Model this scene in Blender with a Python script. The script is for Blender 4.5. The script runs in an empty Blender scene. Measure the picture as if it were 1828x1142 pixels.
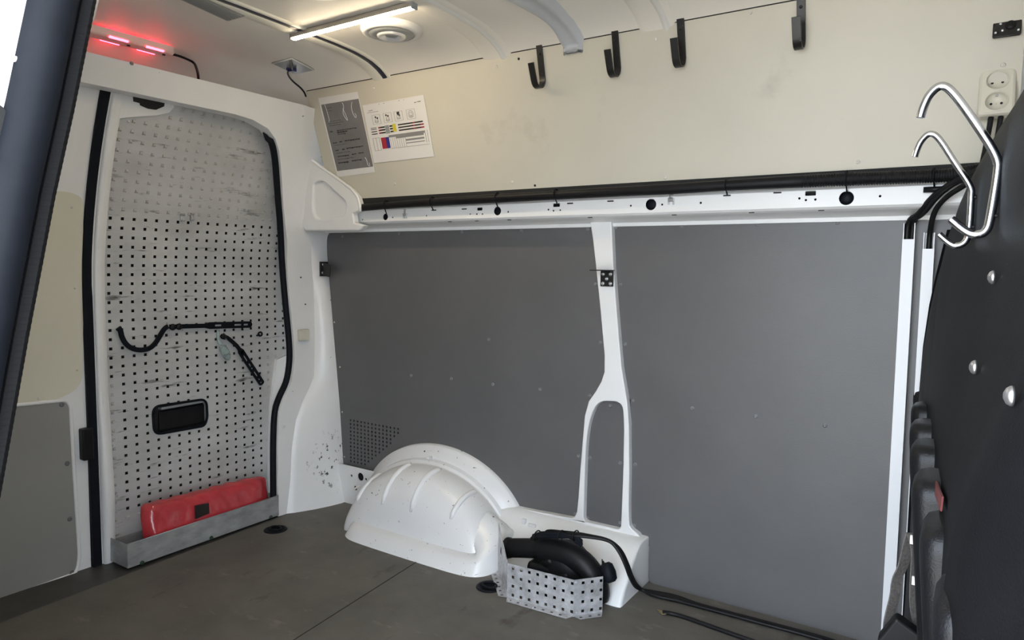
import bpy, bmesh, math, random
import numpy as np
from mathutils import Vector, Matrix
from mathutils.geometry import delaunay_2d_cdt
random.seed(7)
S = bpy.context.scene
COL = S.collection

# ------------------------------------------------------------------ camera
FPX, CX, CY = 1251.0, 914.0, 571.0
CAM = np.array([2.37, 0.0, 1.0])
def _ray(v): return np.array([v[0]-CX, -(v[1]-CY), -FPX])
_ax = -_ray((-1000, 450)); _ay = _ray((1738, 481))
_ay /= np.linalg.norm(_ay); _ax /= np.linalg.norm(_ax)
_ax -= _ay*(_ax@_ay); _ax /= np.linalg.norm(_ax)
ROT = np.array([_ax, _ay, np.cross(_ax, _ay)])
cd = bpy.data.cameras.new('camera'); cam = bpy.data.objects.new('camera', cd); COL.objects.link(cam)
cd.sensor_width = 36; cd.lens = FPX*36/1828; cd.clip_start = 0.02
M4 = Matrix([list(ROT[i])+[CAM[i]] for i in range(3)]+[[0, 0, 0, 1]])
cam.matrix_world = M4
S.camera = cam

# ------------------------------------------------------------------ world, light, exposure
w = bpy.data.worlds.new('world'); S.world = w; w.use_nodes = True
bg = w.node_tree.nodes['Background']
bg.inputs[0].default_value = (0.80, 0.89, 1.0, 1); bg.inputs[1].default_value = 1.5
S.view_settings.view_transform = 'Standard'; S.view_settings.look = 'None'
S.view_settings.gamma = 1; S.view_settings.use_curve_mapping = False
S.view_settings.exposure = 2.72
sd_ = bpy.data.lights.new('sun', 'SUN'); sd_.energy = 4.0; sd_.angle = .01; sd_.color = (1, .95, .88)
sun = bpy.data.objects.new('sun', sd_); COL.objects.link(sun); sun.location = (8, 0, 9)
sun.rotation_euler = Vector((-.55, -.20, -.80)).to_track_quat('-Z', 'Y').to_euler()

# measured survey helpers: a sight line met with a surface of the van
def sight(x, y): return ROT@_ray((x, y))
def onX(x, y, X): r = sight(x, y); return CAM+r*((X-CAM[0])/r[0])
def onY(x, y, Y): r = sight(x, y); return CAM+r*((Y-CAM[1])/r[1])
def onZ(x, y, Z): r = sight(x, y); return CAM+r*((Z-CAM[2])/r[2])
def onXf(x, y, fn):
    p = onX(x, y, fn(1.0))
    for i in range(12): p = onX(x, y, fn(p[2]))
    return p
def onYf(x, y, fn):
    p = onY(x, y, fn(1.3))
    for i in range(12): p = onY(x, y, fn(p[2]))
    return p
def interp(x, tab):
    xs = [t[0] for t in tab]; ys = [t[1] for t in tab]
    if xs[0] > xs[-1]: xs = xs[::-1]; ys = ys[::-1]
    return float(np.interp(x, xs, ys))

# ------------------------------------------------------------------ materials
def mat(name, col, rough=0.5, metal=0.0, var=0.0, scale=8.0, bump=0.0, bscale=80.0, stretch=(1, 1, 1), spot=None, spec=0.5, emit=None, trans=0.0):
    m = bpy.data.materials.new(name); m.use_nodes = True
    nt = m.node_tree; N = nt.nodes; L = nt.links; b = N['Principled BSDF']
    b.inputs['Base Color'].default_value = (*col, 1); b.inputs['Roughness'].default_value = rough
    b.inputs['Metallic'].default_value = metal; b.inputs['Specular IOR Level'].default_value = spec
    b.inputs['Transmission Weight'].default_value = trans
    if emit:
        b.inputs['Emission Color'].default_value = (*emit[0], 1); b.inputs['Emission Strength'].default_value = emit[1]
    g = N.new('ShaderNodeNewGeometry'); mp = N.new('ShaderNodeMapping'); mp.inputs['Scale'].default_value = stretch
    L.new(g.outputs['Position'], mp.inputs['Vector'])
    src = None
    if var:
        n = N.new('ShaderNodeTexNoise'); n.inputs['Scale'].default_value = scale; n.inputs['Detail'].default_value = 5; n.inputs['Roughness'].default_value = .6
        L.new(mp.outputs[0], n.inputs['Vector'])
        r = N.new('ShaderNodeValToRGB'); r.color_ramp.elements[0].position = .3; r.color_ramp.elements[1].position = .7
        lo = [max(0, c*(1-var)) for c in col]; hi = [min(1, c*(1+var)) for c in col]
        r.color_ramp.elements[0].color = (*lo, 1); r.color_ramp.elements[1].color = (*hi, 1)
        L.new(n.outputs['Fac'], r.inputs['Fac']); src = r.outputs[0]
        L.new(src, b.inputs['Base Color'])
    for sp in (spot or []):
        scol, sscale, lo, hi, sst = sp[:5]
        mp2 = N.new('ShaderNodeMapping'); mp2.inputs['Scale'].default_value = sst; L.new(g.outputs['Position'], mp2.inputs['Vector'])
        n = N.new('ShaderNodeTexNoise'); n.inputs['Scale'].default_value = sscale; n.inputs['Detail'].default_value = 6; n.inputs['Roughness'].default_value = .65
        L.new(mp2.outputs[0], n.inputs['Vector'])
        r = N.new('ShaderNodeValToRGB'); r.color_ramp.elements[0].position = lo; r.color_ramp.elements[1].position = hi
        r.color_ramp.elements[0].color = (0, 0, 0, 1); r.color_ramp.elements[1].color = (1, 1, 1, 1)
        L.new(n.outputs['Fac'], r.inputs['Fac'])
        mx = N.new('ShaderNodeMix'); mx.data_type = 'RGBA'; fac = r.outputs[0]
        if len(sp) > 5:
            dn = N.new('ShaderNodeVectorMath'); dn.operation = 'DISTANCE'; L.new(g.outputs['Position'], dn.inputs[0]); dn.inputs[1].default_value = sp[5]
            mr = N.new('ShaderNodeMapRange'); mr.inputs[1].default_value = sp[6]*.5; mr.inputs[2].default_value = sp[6]; mr.inputs[3].default_value = 1; mr.inputs[4].default_value = 0
            L.new(dn.outputs['Value'], mr.inputs[0]); mu = N.new('ShaderNodeMath'); mu.operation = 'MULTIPLY'; L.new(fac, mu.inputs[0]); L.new(mr.outputs[0], mu.inputs[1]); fac = mu.outputs[0]
        L.new(fac, mx.inputs['Factor'])
        mx.inputs['A'].default_value = (*col, 1)
        if src is not None: L.new(src, mx.inputs['A'])
        mx.inputs['B'].default_value = (*scol, 1); src = mx.outputs['Result']
        L.new(src, b.inputs['Base Color'])
    if bump:
        n = N.new('ShaderNodeTexNoise'); n.inputs['Scale'].default_value = bscale; n.inputs['Detail'].default_value = 3
        L.new(mp.outputs[0], n.inputs['Vector'])
        bp = N.new('ShaderNodeBump'); bp.inputs['Strength'].default_value = bump; bp.inputs['Distance'].default_value = .002
        L.new(n.outputs['Fac'], bp.inputs['Height']); L.new(bp.outputs[0], b.inputs['Normal'])
    return m
I1 = (1, 1, 1)
WHITE = mat('white_paint', (.77, .77, .765), .32, var=.03, scale=5)
SCUFF = mat('scuffed_white_paint', (.74, .74, .74), .24, var=.03, scale=5, spot=[((.06, .06, .06), 45, .665, .68, (1, 1, 1.8))])
SCUFF2 = mat('scuffed_pillar_paint', (.77, .77, .765), .33, var=.03, scale=5, spot=[((.06, .06, .06), 30, .70, .715, (1, 1, 1.0)), ((.05, .05, .05), 55, .60, .62, (1, 1, .8), (.17, 2.0, .17), .15)])
BEIGE = mat('beige_panel', (.55, .52, .435), .45, var=.04, scale=3, spot=[((.42, .39, .32), 4, .62, .8, I1)])
BEIGE_LIFTED = mat('beige_door_board_lifted', (.64, .61, .50), .42, var=.04, scale=3)  # wall board's beige, lightened to make up for dim light at the rear
CEIL = mat('ceiling_liner', (.77, .73, .66), .5, var=.03, scale=3)
CREAM = mat('cream_strip', (.7, .68, .6), .4)
GREY = mat('grey_film_board', (.114, .112, .113), .40, spec=.38, var=.07, scale=4, bump=.12, bscale=250, spot=[((.2, .19, .18), 9, .74, .78, (1, 1, 1.5))])
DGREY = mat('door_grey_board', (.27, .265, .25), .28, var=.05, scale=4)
FLOOR = mat('floor_board', (.115, .106, .09), .58, var=.22, scale=5, bump=.25, bscale=160, spot=[((.19, .177, .15), 7, .60, .72, (1, 2.2, 1)), ((.06, .05, .04), 4.0, .62, .72, (2.2, 1, 1)), ((.22, .21, .19), 13, .70, .74, (3, 1, 1))])
SILLM = mat('dark_threshold', (.05, .048, .045), .5, var=.2, scale=12)
GALV = mat('perforated_steel', (.52, .52, .515), .42, metal=.2, var=.14, scale=7, stretch=(1, .6, 1.2), bump=.1, bscale=300,
           spot=[((.09, .09, .09), 5.5, .60, .72, (1, 1, 7)), ((.42, .43, .43), 60, .68, .74, I1)])
GALV2 = mat('galvanised_guard', (.47, .47, .48), .38, metal=.35, var=.35, scale=30, bump=.15, bscale=300, spot=[((.75, .76, .78), 90, .62, .7, I1)])
TRAYM = mat('tray_steel', (.36, .365, .36), .38, metal=.3, var=.25, scale=14, stretch=(1, 1, 2), spot=[((.5, .5, .5), 60, .68, .74, I1)])
PLUG = mat('plug_grey', (.44, .43, .41), .4, var=.2, scale=60)
DARK = mat('dark_cavity', (.012, .012, .012), .8)
BLACK = mat('black_plastic', (.008, .008, .009), .45, var=.2, scale=20, spec=.22)
BULK = mat('bulkhead_plastic', (.0062, .0066, .008), .5, spec=.10, var=.25, scale=7, bump=.35, bscale=420, spot=[((.07, .07, .075), 22, .70, .74, (1, 1, 3))])
PADM = mat('pad_plastic', (.0062, .0066, .008), .36, spec=.30, bump=.25, bscale=420)
RUBBER = mat('black_rubber', (.008, .0095, .013), .5, var=.15, scale=30, spec=.10)
RIBRUB = mat('ribbed_rubber', (.009, .009, .010), .75, spec=.1)
BPAINT = mat('black_hook_paint', (.010, .010, .010), .35, var=.3, scale=40, spot=[((.10, .10, .10), 60, .66, .70, I1)])
CHROME = mat('chrome', (.62, .64, .67), .14, metal=1.0)
ZINC = mat('zinc', (.55, .55, .56), .3, metal=.9)
RIVET = mat('grey_rivet', (.17, .17, .175), .35)
WRIVET = mat('pale_rivet', (.62, .60, .54), .35)
IVORY = mat('ivory_plastic', (.62, .59, .49), .3)
WPLAST = mat('white_plastic', (.72, .73, .75), .3)
LAMPW = mat('lamp_white', (.68, .67, .64), .3)
LAMPG = mat('lamp_grey', (.27, .28, .28), .35)
LAMPM = mat('lamp_reflector', (.8, .8, .8), .2, metal=.5)
STEELBLUE = mat('bare_grey_primer', (.50, .52, .55), .35)
NAVY = mat('navy_strip', (.010, .012, .03), .35)
ALU = mat('aluminium', (.45, .43, .40), .35, metal=.7)
LED = mat('led_diffuser', (1, .95, .85), .4, emit=((1.0, .83, .58), 15.0))
REDLED = mat('red_led', (.9, .05, .08), .3, emit=((1.0, .03, .06), 3.6))
PAPER = mat('paper', (.70, .69, .67), .35)
PRINTG = mat('print_grey', (.17, .165, .165), .22, var=.1, scale=9)
INK = mat('ink_black', (.02, .02, .02), .5)
INKG = mat('ink_grey', (.22, .22, .22), .5)
INKR = mat('ink_red', (.35, .02, .03), .5)
INKB = mat('ink_blue', (.03, .03, .22), .5)
INKY = mat('ink_yellow', (.6, .52, .05), .5)
CREASE_GLARE = mat('plastic_crease_glare', (.62, .62, .64), .12)  # whitish colour holds the glare on the wrinkled film
REDBAG = mat('red_film', (.50, .04, .05), .22, var=.15, scale=14, bump=1.0, bscale=38, spec=.8)
BLABEL = mat('black_label', (.02, .015, .015), .4)
REDTAG = mat('red_sticker', (.15, .035, .035), .5)
WEB = mat('grey_webbing', (.10, .09, .085), .8, var=.4, scale=240)
CLEAR = mat('clear_plastic', (.62, .74, .72), .12, trans=.75)
BLUEC = mat('blue_connector', (.03, .04, .16), .35)
VENT = mat('vent_grey', (.13, .13, .13), .5)
GREENB = mat('green_bolt', (.01, .035, .015), .4)
BRASS = mat('bare_wire', (.25, .20, .11), .5, metal=.3)
GROUND = mat('asphalt', (.34, .325, .30), .9, var=.1, scale=3)

# ------------------------------------------------------------------ builders
WL = {}
def wloc(p): return WL.get(p, Vector((0, 0, 0))) if p is not None else Vector((0, 0, 0))
def tag(o, label=None, cat=None, group=None, kind=None):
    if label: o['label'] = label
    if cat: o['category'] = cat
    if group: o['group'] = group
    if kind: o['kind'] = kind
    return o
def place(o, c, parent):
    o.location = c-wloc(parent); COL.objects.link(o)
    if parent is not None: o.parent = parent
    WL[o] = c.copy(); return o
def thing(name, loc, label, cat, group=None):
    o = bpy.data.objects.new(name, None); o.empty_display_size = .03
    place(o, Vector(loc), None); return tag(o, label, cat, group)
class MB:
    def __init__(s): s.v = []; s.f = []; s.sm = []
    def add(s, v, f, smooth=False):
        k = len(s.v); s.v += [tuple(float(t) for t in p) for p in v]
        for q in f: s.f.append(tuple(i+k for i in q)); s.sm.append(smooth)
        return s
    def build(s, name, m, parent=None, bevel=0.0, seg=2, ang=35, smooth=None, subsurf=0, recalc=True):
        a = np.array(s.v); c = Vector(((a.min(0)+a.max(0))/2).tolist())
        me = bpy.data.meshes.new(name); me.from_pydata([Vector(p)-c for p in s.v], [], s.f)
        for p, q in zip(me.polygons, s.sm): p.use_smooth = q if smooth is None else smooth
        if recalc:
            b = bmesh.new(); b.from_mesh(me); bmesh.ops.remove_doubles(b, verts=b.verts, dist=1e-6)
            bmesh.ops.recalc_face_normals(b, faces=b.faces); b.to_mesh(me); b.free()
        me.materials.append(m)
        o = place(bpy.data.objects.new(name, me), c, parent)
        if bevel:
            md = o.modifiers.new('bevel', 'BEVEL'); md.width = bevel; md.segments = seg; md.limit_method = 'ANGLE'; md.angle_limit = math.radians(ang)
            for p in me.polygons: p.use_smooth = True
            md.harden_normals = True
        if subsurf:
            md = o.modifiers.new('subsurf', 'SUBSURF'); md.levels = subsurf; md.render_levels = subsurf
        return o
    def box(s, c, d, R=None):
        c = Vector(c); R = R or Matrix.Identity(3)
        v = [c+R@Vector((x*d[0]/2, y*d[1]/2, z*d[2]/2)) for x in (-1, 1) for y in (-1, 1) for z in (-1, 1)]
        return s.add(v, [(0, 1, 3, 2), (4, 6, 7, 5), (0, 4, 5, 1), (2, 3, 7, 6), (0, 2, 6, 4), (1, 5, 7, 3)])
    def loft(s, rows, closed=False, smooth=True, cap=False):
        n = len(rows[0]); v = [p for r in rows for p in r]; f = []
        for i in range(len(rows)-1):
            for j in range(n if closed else n-1):
                k = (j+1) % n; f.append((i*n+j, i*n+k, (i+1)*n+k, (i+1)*n+j))
        s.add(v, f, smooth)
        if cap: s.add(rows[0], [tuple(range(n))]); s.add(rows[-1], [tuple(range(n))])
        return s
    def tube(s, pts, r, n=10, cap=True):
        P = [Vector([float(t) for t in p]) for p in pts]; rr = r if isinstance(r, (list, tuple)) else [r]*len(P)
        rows = []; up = None
        for i, p in enumerate(P):
            t = (P[min(i+1, len(P)-1)]-P[max(i-1, 0)]).normalized()
            if up is None:
                up = t.orthogonal().normalized()
            up = (up-t*up.dot(t)).normalized(); q = t.cross(up)
            rows.append([p+(up*math.cos(2*math.pi*k/n)+q*math.sin(2*math.pi*k/n))*rr[i] for k in range(n)])
        return s.loft(rows, True, True, cap)
    def strip(s, pts, width, thick, wdir=None):
        # flat bar: width along wdir, thickness normal to path and wdir
        P = [Vector([float(t) for t in p]) for p in pts]; rows = []
        for i, p in enumerate(P):
            t = (P[min(i+1, len(P)-1)]-P[max(i-1, 0)]).normalized()
            wd = Vector(wdir) if wdir is not None else Vector((1, 0, 0)); wd = (wd-t*wd.dot(t)).normalized(); nn = t.cross(wd)
            ww = width[i] if isinstance(width, (list, tuple)) else width
            rows.append([p+wd*(a*ww/2)+nn*(b*thick/2) for a, b in ((-1, -1), (1, -1), (1, 1), (-1, 1))])
        return s.loft(rows, True, False, True)
    def lathe(s, prof, c, axis, n=32, cap=True):
        axis = Vector(axis).normalized(); u = axis.orthogonal().normalized(); q = axis.cross(u); c = Vector([float(t) for t in c])
        rows = [[c+axis*h+(u*math.cos(2*math.pi*k/n)+q*math.sin(2*math.pi*k/n))*max(r, 1e-5) for k in range(n)] for r, h in prof]
        return s.loft(rows, True, True, cap)
    def sheet(s, outer, holes, fmap, th, grid=0):
        pts = []; lps = []
        for lp in [outer]+list(holes):
            k = len(pts); n = len(lp); pts += [Vector((float(a), float(b))) for a, b in lp]; lps.append(list(range(k, k+n)))
        if grid:
            ou = np.array(outer); lo = ou.min(0); hi = ou.max(0)
            for gx in np.arange(lo[0]+grid*.5, hi[0], grid):
                for gy in np.arange(lo[1]+grid*.5, hi[1], grid): pts.append(Vector((float(gx), float(gy))))
        vo, eo, fo, *_ = delaunay_2d_cdt(pts, [], lps, 2, 1e-7)
        F = [fmap(p.x, p.y, 0) for p in vo]; B = [fmap(p.x, p.y, th) for p in vo]; n = len(vo)
        f = [tuple(q) for q in fo]; cnt = {}
        for q in fo:
            for i in range(len(q)):
                a, b = q[i], q[(i+1) % len(q)]; cnt.setdefault((min(a, b), max(a, b)), []).append((a, b))
        f2 = [tuple(i+n for i in reversed(q)) for q in fo]
        for k, l in cnt.items():
            if len(l) == 1: a, b = l[0]; f2.append((b, a, a+n, b+n))
        return s.add(F+B, f+f2)
def smooth_poly(pts, it=2, closed=False):
    P = [np.array(p, float) for p in pts]
    for _ in range(it):
        Q = [] if closed else [P[0]]
        n = len(P)
        for i in range(n if closed else n-1):
            a, b = P[i], P[(i+1) % n]; Q += [a*.75+b*.25, a*.25+b*.75]
        if not closed: Q.append(P[-1])
        P = Q
    return P
def rrect(x0, x1, y0, y1, r, n=5):
    o = []
    for cx, cy, a in ((x1-r, y1-r, 0), (x0+r, y1-r, 90), (x0+r, y0+r, 180), (x1-r, y0+r, 270)):
        for k in range(n+1): t = math.radians(a+90*k/n); o.append((cx+r*math.cos(t), cy+r*math.sin(t)))
    return o
def circ(x, y, r, n=8, ry=None): return [(x+r*math.cos(2*math.pi*k/n), y+(ry or r)*math.sin(2*math.pi*k/n)) for k in range(n)]
def roundpoly(pts, r, n=5):
    o = []; N = len(pts)
    for i in range(N):
        p = np.array(pts[i], float); a = np.array(pts[i-1], float); b = np.array(pts[(i+1) % N], float)
        ra = min(r if not isinstance(r, (list, tuple)) else r[i], np.linalg.norm(a-p)*.45, np.linalg.norm(b-p)*.45)
        if ra <= 0: o.append(tuple(p)); continue
        pa = p+(a-p)/np.linalg.norm(a-p)*ra; pb = p+(b-p)/np.linalg.norm(b-p)*ra
        for k in range(n+1):
            t = k/n; o.append(tuple((1-t)**2*pa+2*t*(1-t)*p+t*t*pb))
    return o
_shared = {}
def rivet(loc, nrm, parent, r=.0065, m=None, name='rivet'):
    m = m or RIVET; key = (m.name, round(r, 4))
    if key not in _shared:
        b = MB().lathe([(r, -.0005), (r, .0008), (r*.7, .0022), (r*.35, .003), (r*.3, .0016), (r*.01, .0012)], (0, 0, 0), (0, 0, 1), 10, False)
        me = bpy.data.meshes.new(name); me.from_pydata(b.v, [], b.f); me.materials.append(m)
        for p in me.polygons: p.use_smooth = True
        _shared[key] = me
    o = bpy.data.objects.new(name, _shared[key]); place(o, Vector([float(t) for t in loc]), parent)
    o.rotation_euler = Vector(nrm).to_track_quat('Z', 'Y').to_euler(); return o
def struct(o, label=None): o['kind'] = 'structure'; 
def st(o, label=None, cat=None):
    o['kind'] = 'structure'
    if label: o['label'] = label
    if cat: o['category'] = cat
    return o

# ================================================================== LARGE STRUCTURE
YW = 2.04                                   # face of the grey lining boards
def yup(z): return 1.85+(1.645-z)*.25       # face of the beige upper board
def lean(z): return .32*max(0, z-.85)**2    # rear doors lean forward towards the roof
def xframe(z): return .135-.06*min(z, 1)+lean(z)
def xdoor(z): return lean(z)
YC = 1.17
SIDE = [(0, 1.713), (.1, 1.712), (.36, 1.706), (.456, 1.703), (.52, 1.699), (.555, 1.695), (.61, 1.684), (.65, 1.668), (.68, 1.649), (.71, 1.62), (.74, 1.58)]
REAR = [(-.06, .2), (-.03, .12), (0, .075), (.03, .045), (.07, .022), (.12, .008), (.2, 0)]
def zceil(X, Y): return interp(abs(Y-YC), SIDE)-interp(X, REAR)

# floor
m = MB(); OUT = [(.205, .22), (2.52, .22), (2.52, 2.07), (.13, 2.07), (.16, 1.2)]
m.sheet(OUT, [], lambda u, v, t: (u, v, -t), .03)
floor = st(m.build('floor', FLOOR), 'worn brown-grey cargo floor board', 'floor')
b = MB(); p0, p1 = onZ(738, 1009, 0), onZ(528, 1142, 0)
dd = (p1-p0)/np.linalg.norm(p1-p0); e = p0+dd*1.45
b.strip([(p0[0]-.012, p0[1]+.05, .0002), (e[0], e[1], .0002)], .003, .0012, (1, 0, 0)); b.build('floor_seam', DARK, floor)
sill = MB().box((.08, 1.17, -.02), (.30, 1.75, .035)).build('threshold_strip', SILLM, floor, bevel=.004)
# ground outside
g = MB().box((2, -9, -.66), (60, 60, .02)).build('ground', GROUND); st(g, 'pale grey asphalt ground outside the van', 'ground')

# left wall: white outer skin, with everything fixed to it as parts
m = MB().box((1.265, 2.08, .56), (2.57, .01, 1.16))
wall_left = st(m.build('wall_left', WHITE), 'white painted steel side wall of the van', 'wall')
MB().loft([[(x, y, z) for y, z in ((2.08, 1.13), (2.05, 1.25), (1.93, 1.64), (1.90, 1.74))] for x in (-.02, 2.55)]+[[(2.55, y+.01, z) for y, z in ((2.08, 1.13), (2.05, 1.25), (1.93, 1.64), (1.90, 1.74))], [(-.02, y+.01, z) for y, z in ((2.08, 1.13), (2.05, 1.25), (1.93, 1.64), (1.90, 1.74))]], smooth=False).build('upper_skin', WHITE, wall_left)
fY = lambda y0: (lambda u, v, t: (u, y0+t, v))
# grey boards
holes = []
hz = lambda a, b_: onY(590+a/3.359, 720+b_/3.359, YW)
c0 = hz(120, 86); c1 = hz(405, 128); dx = (c1[0]-c0[0])/13; dz = .0158
for i in range(14):
    nrow = 12 if i < 4 else max(1, 12-int((i-4)*1.13)-0)
    if i == 13: nrow = 2
    for j in range(nrow): holes.append(circ(c0[0]+i*dx, .345-j*dz, .0049, 8))
out = roundpoly([(.187, .133), (.168, .40), (.135, .72), (.112, .95), (.100, 1.05), (.103, 1.124), (1.36, 1.132), (1.385, 1.0), (1.42, .70), (1.374, .58), (1.346, .50), (1.331, .40), (1.326, .12), (1.06, .12), (.9, .10), (.42, .128)],
                [.02, .05, .05, .05, .03, .05, .03, .05, .02, 0, 0, 0, .0, 0, 0, 0])
pan1 = MB().sheet(out, holes, fY(YW), .003).build('lining_board', GREY, wall_left); pan1['label'] = 'grey film-faced board with a triangle of drilled holes'
pan2 = MB().sheet(roundpoly([(1.411, 1.129), (1.433, .9), (1.457, .68), (1.479, .57), (1.492, .35), (1.494, .16), (1.56, .13), (1.56, -.0), (2.50, -.0), (2.50, 1.132)], .02), [], fY(YW), .008).build('lining_board', GREY, wall_left)
pan3 = MB().sheet([(1.328, .12), (1.48, .12), (1.485, .58), (1.377, .58), (1.349, .50), (1.334, .40)], [], fY(YW), .008).build('lining_board', GREY, wall_left)
backing = MB().box((.36, 2.06, .255), (.36, .012, .25)).build('insulation', DARK, wall_left)
for p in [(612, 422), (713, 417), (825, 414), (931, 411), (1049, 408.5), (1063.5, 507), (1072.7, 611), (1053, 706), (1033, 813.6), (1027, 917), (873, 606), (806, 676), (880, 686), (964, 695), (734, 670)]:
    rivet(onY(*p, YW), (0, -1, 0), pan1)
for p in [(593, 575), (603, 655), (607, 735), (611, 815)]: rivet(onY(p[0]+4, p[1], YW), (0, -1, 0), pan1, .0035, WRIVET)
for p in [(1099, 406), (1217, 403), (1352, 400), (1495, 397), (1663, 391), (1108, 507), (1116, 614), (1130, 715), (1134, 829), (1132, 938), (1236, 729), (1349, 743), (1473, 759), (1612, 777), (1160, 1044), (1270, 1074), (1403, 1110)]:
    rivet(onY(*p, YW), (0, -1, 0), pan2)
for p in [(1089.5, 724), (1053.4, 817), (1107.3, 826), (1049.3, 924), (1106.8, 933)]: rivet(onY(*p, YW), (0, -1, 0), pan3)
# forked pillar
out = [(1.339, 1.14), (1.349, 1.09), (1.362, 1.003), (1.382, .86), (1.400, .713), (1.401, .66), (1.391, .629), (1.372, .595), (1.347, .559), (1.334, .51), (1.329, .443), (1.321, .326), (1.316, .23), (1.312, .185), (1.306, .168), (1.292, .158), (1.06, .148), (.99, .148), (.99, .10), (1.552, .10), (1.55, .125), (1.543, .142), (1.53, .157), (1.512, .166), (1.501, .177), (1.498, .195), (1.496, .25), (1.495, .357), (1.490, .5), (1.482, .574), (1.46, .681), (1.448, .78), (1.435, .897), (1.424, 1.0), (1.414, 1.14)]
hol = roundpoly([(1.337, .157), (1.338, .30), (1.341, .425), (1.352, .50), (1.380, .565), (1.466, .572), (1.473, .50), (1.474, .353), (1.471, .157)], [.018, .05, .05, .05, .04, .03, .05, .05, .018])
pil = MB().sheet(out, [hol], fY(2.018), .03).build('pillar', WHITE, wall_left, bevel=.007, seg=3)
pil['label'] = 'forked white steel pillar between the grey boards'
# sill box at the pillar's foot
prof = [(2.05, .150), (2.025, .150), (2.008, .147), (1.988, .138), (1.965, .117), (1.945, .095), (1.925, .082), (1.905, .06), (1.885, .02), (1.882, -.002)]
prof2 = [(2.05, .150), (2.025, .150), (2.0, .150), (1.97, .145), (1.945, .130), (1.915, .10), (1.885, .066), (1.86, .04), (1.838, .008), (1.832, -.002)]
rows = []
for x, k, sc in ((.98, 0, 1), (1.2, 0, 1), (1.40, 0, 1), (1.47, .5, 1), (1.505, 1, 1), (1.535, 1, 1), (1.549, 1, .95), (1.556, 1, .85), (1.558, 1, .5), (1.558, 1, 0)):
    r = []
    for a, c_ in zip(prof, prof2):
        y = a[0]*(1-k)+c_[0]*k; z = a[1]*(1-k)+c_[1]*k
        r.append((x, 2.05-(2.05-y)*(.9+.1*sc) if sc > .5 else 2.05-(2.05-y)*.93, z*(.93+.07*sc)))
    if sc == 0: r = [(x, 2.05, max(0, z*.93-.0)) for (_, _, z) in r]
    rows.append(r)
sb = MB().loft(rows).build('sill_box', WHITE, wall_left)
sb['label'] = 'white pressed steel box at the foot of the pillar'
for p in [(940, 920.5)]: MB().lathe([(.005, 0), (.005, .0015)], onY(*p, 2.017)+np.array([0, 0, 0]), (0, -1, .2), 12).build('hole', DARK, sb)
MB().box((1.135, 1.972, .128), (.016, .012, .018)).box((1.17, 1.968, .122), (.03, .010, .012)).build('sill_clip', WHITE, sb, bevel=.003)
# rail with its holes
RY = 1.955
rows = [[(x, y, z) for y, z in ((2.045, 1.121), (2.032, 1.122), (2.030, 1.133), (2.0, 1.141), (1.972, 1.146), (1.962, 1.150), (RY, 1.156))] for x in (.10, 2.52)]
rail = MB().loft(rows, smooth=False)
rowt = [[(x, y, z) for y, z in ((RY, 1.199), (1.962, 1.207), (1.985, 1.212), (2.06, 1.214))] for x in (.30, 2.52)]
rail.loft(rowt, smooth=False)
rh = []
def onrail(x, y): p = onY(x, y, RY); return p[0], p[2]
for x, y, r in ((688, 387, .0125), (888, 376.5, .0145), (1162, 365, .0165), (1511, 353.5, .0175)):
    u, v = onrail(x, y); rh.append(circ(u, v, r, 20, r*1.0))
for x, y, wd, hh in ((856.5, 373, .022, .010), (993.5, 366, .024, .011), (1447, 345, .026, .012)):
    u, v = onrail(x, y); rh.append(rrect(u-wd/2, u+wd/2, v-hh/2, v+hh/2, .002, 2))
for x, y in ((647, 392), (701, 388), (761, 385), (839, 382), (851, 382), (861, 382), (907, 378), (979, 374), (988, 376), (1000, 375), (1126, 367), (1182, 365), (1251, 362), (1427, 354), (1438.5, 357), (1455.5, 356), (1571, 350)):
    u, v = onrail(x, y); rh.append(circ(u, v, .0032, 8))
rail.sheet([(.30, 1.156), (2.52, 1.156), (2.52, 1.199), (.30, 1.199)], rh, lambda u, v, t: (u, RY+t, v), .002)
rail = rail.build('rail', WHITE, wall_left, recalc=False); rail['label'] = 'white perforated steel rail running along the wall'
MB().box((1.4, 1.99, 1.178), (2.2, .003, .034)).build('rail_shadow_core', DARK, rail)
for x, y in ((688, 387), (888, 376.5), (1162, 365), (1511, 353.5)):
    u, v = onrail(x, y); MB().lathe([(.0155, 0), (.015, .006), (.004, .008)], (u, RY+.012, v), (0, -1, 0), 20).build('grommet', RUBBER, rail)
for x, y in ((724.5, 383), (1199, 357)):
    u, v = onrail(x, y)
    b = MB().box((u, RY-.004, v), (.018, .008, .010)).box((u-.001, RY-.004, v+.012), (.010, .003, .014)).box((u-.007, RY-.003, v-.009), (.004, .005, .008)).box((u+.007, RY-.003, v-.009), (.004, .005, .008))
    b.build('spring_clip', ZINC, rail, bevel=.001)
for x, y in ((775, 375), (829, 373), (1018, 363), (1090, 359), (1298, 349), (1388, 344)):
    u, v = onrail(x, y); MB().box((u, RY-.001, v), (.02, .003, .0035)).build('slot', DARK, rail)
for x, y in ((805, 393.5), (853, 393), (911, 390), (1055, 382.5), (1205, 378), (1343, 371.5), (1467, 369.5)):
    u, v = onY(x, y, 1.972)[[0, 2]]; MB().box((u, 1.968, 1.1478), (.014, .007, .002)).build('slot', DARK, rail)
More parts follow.
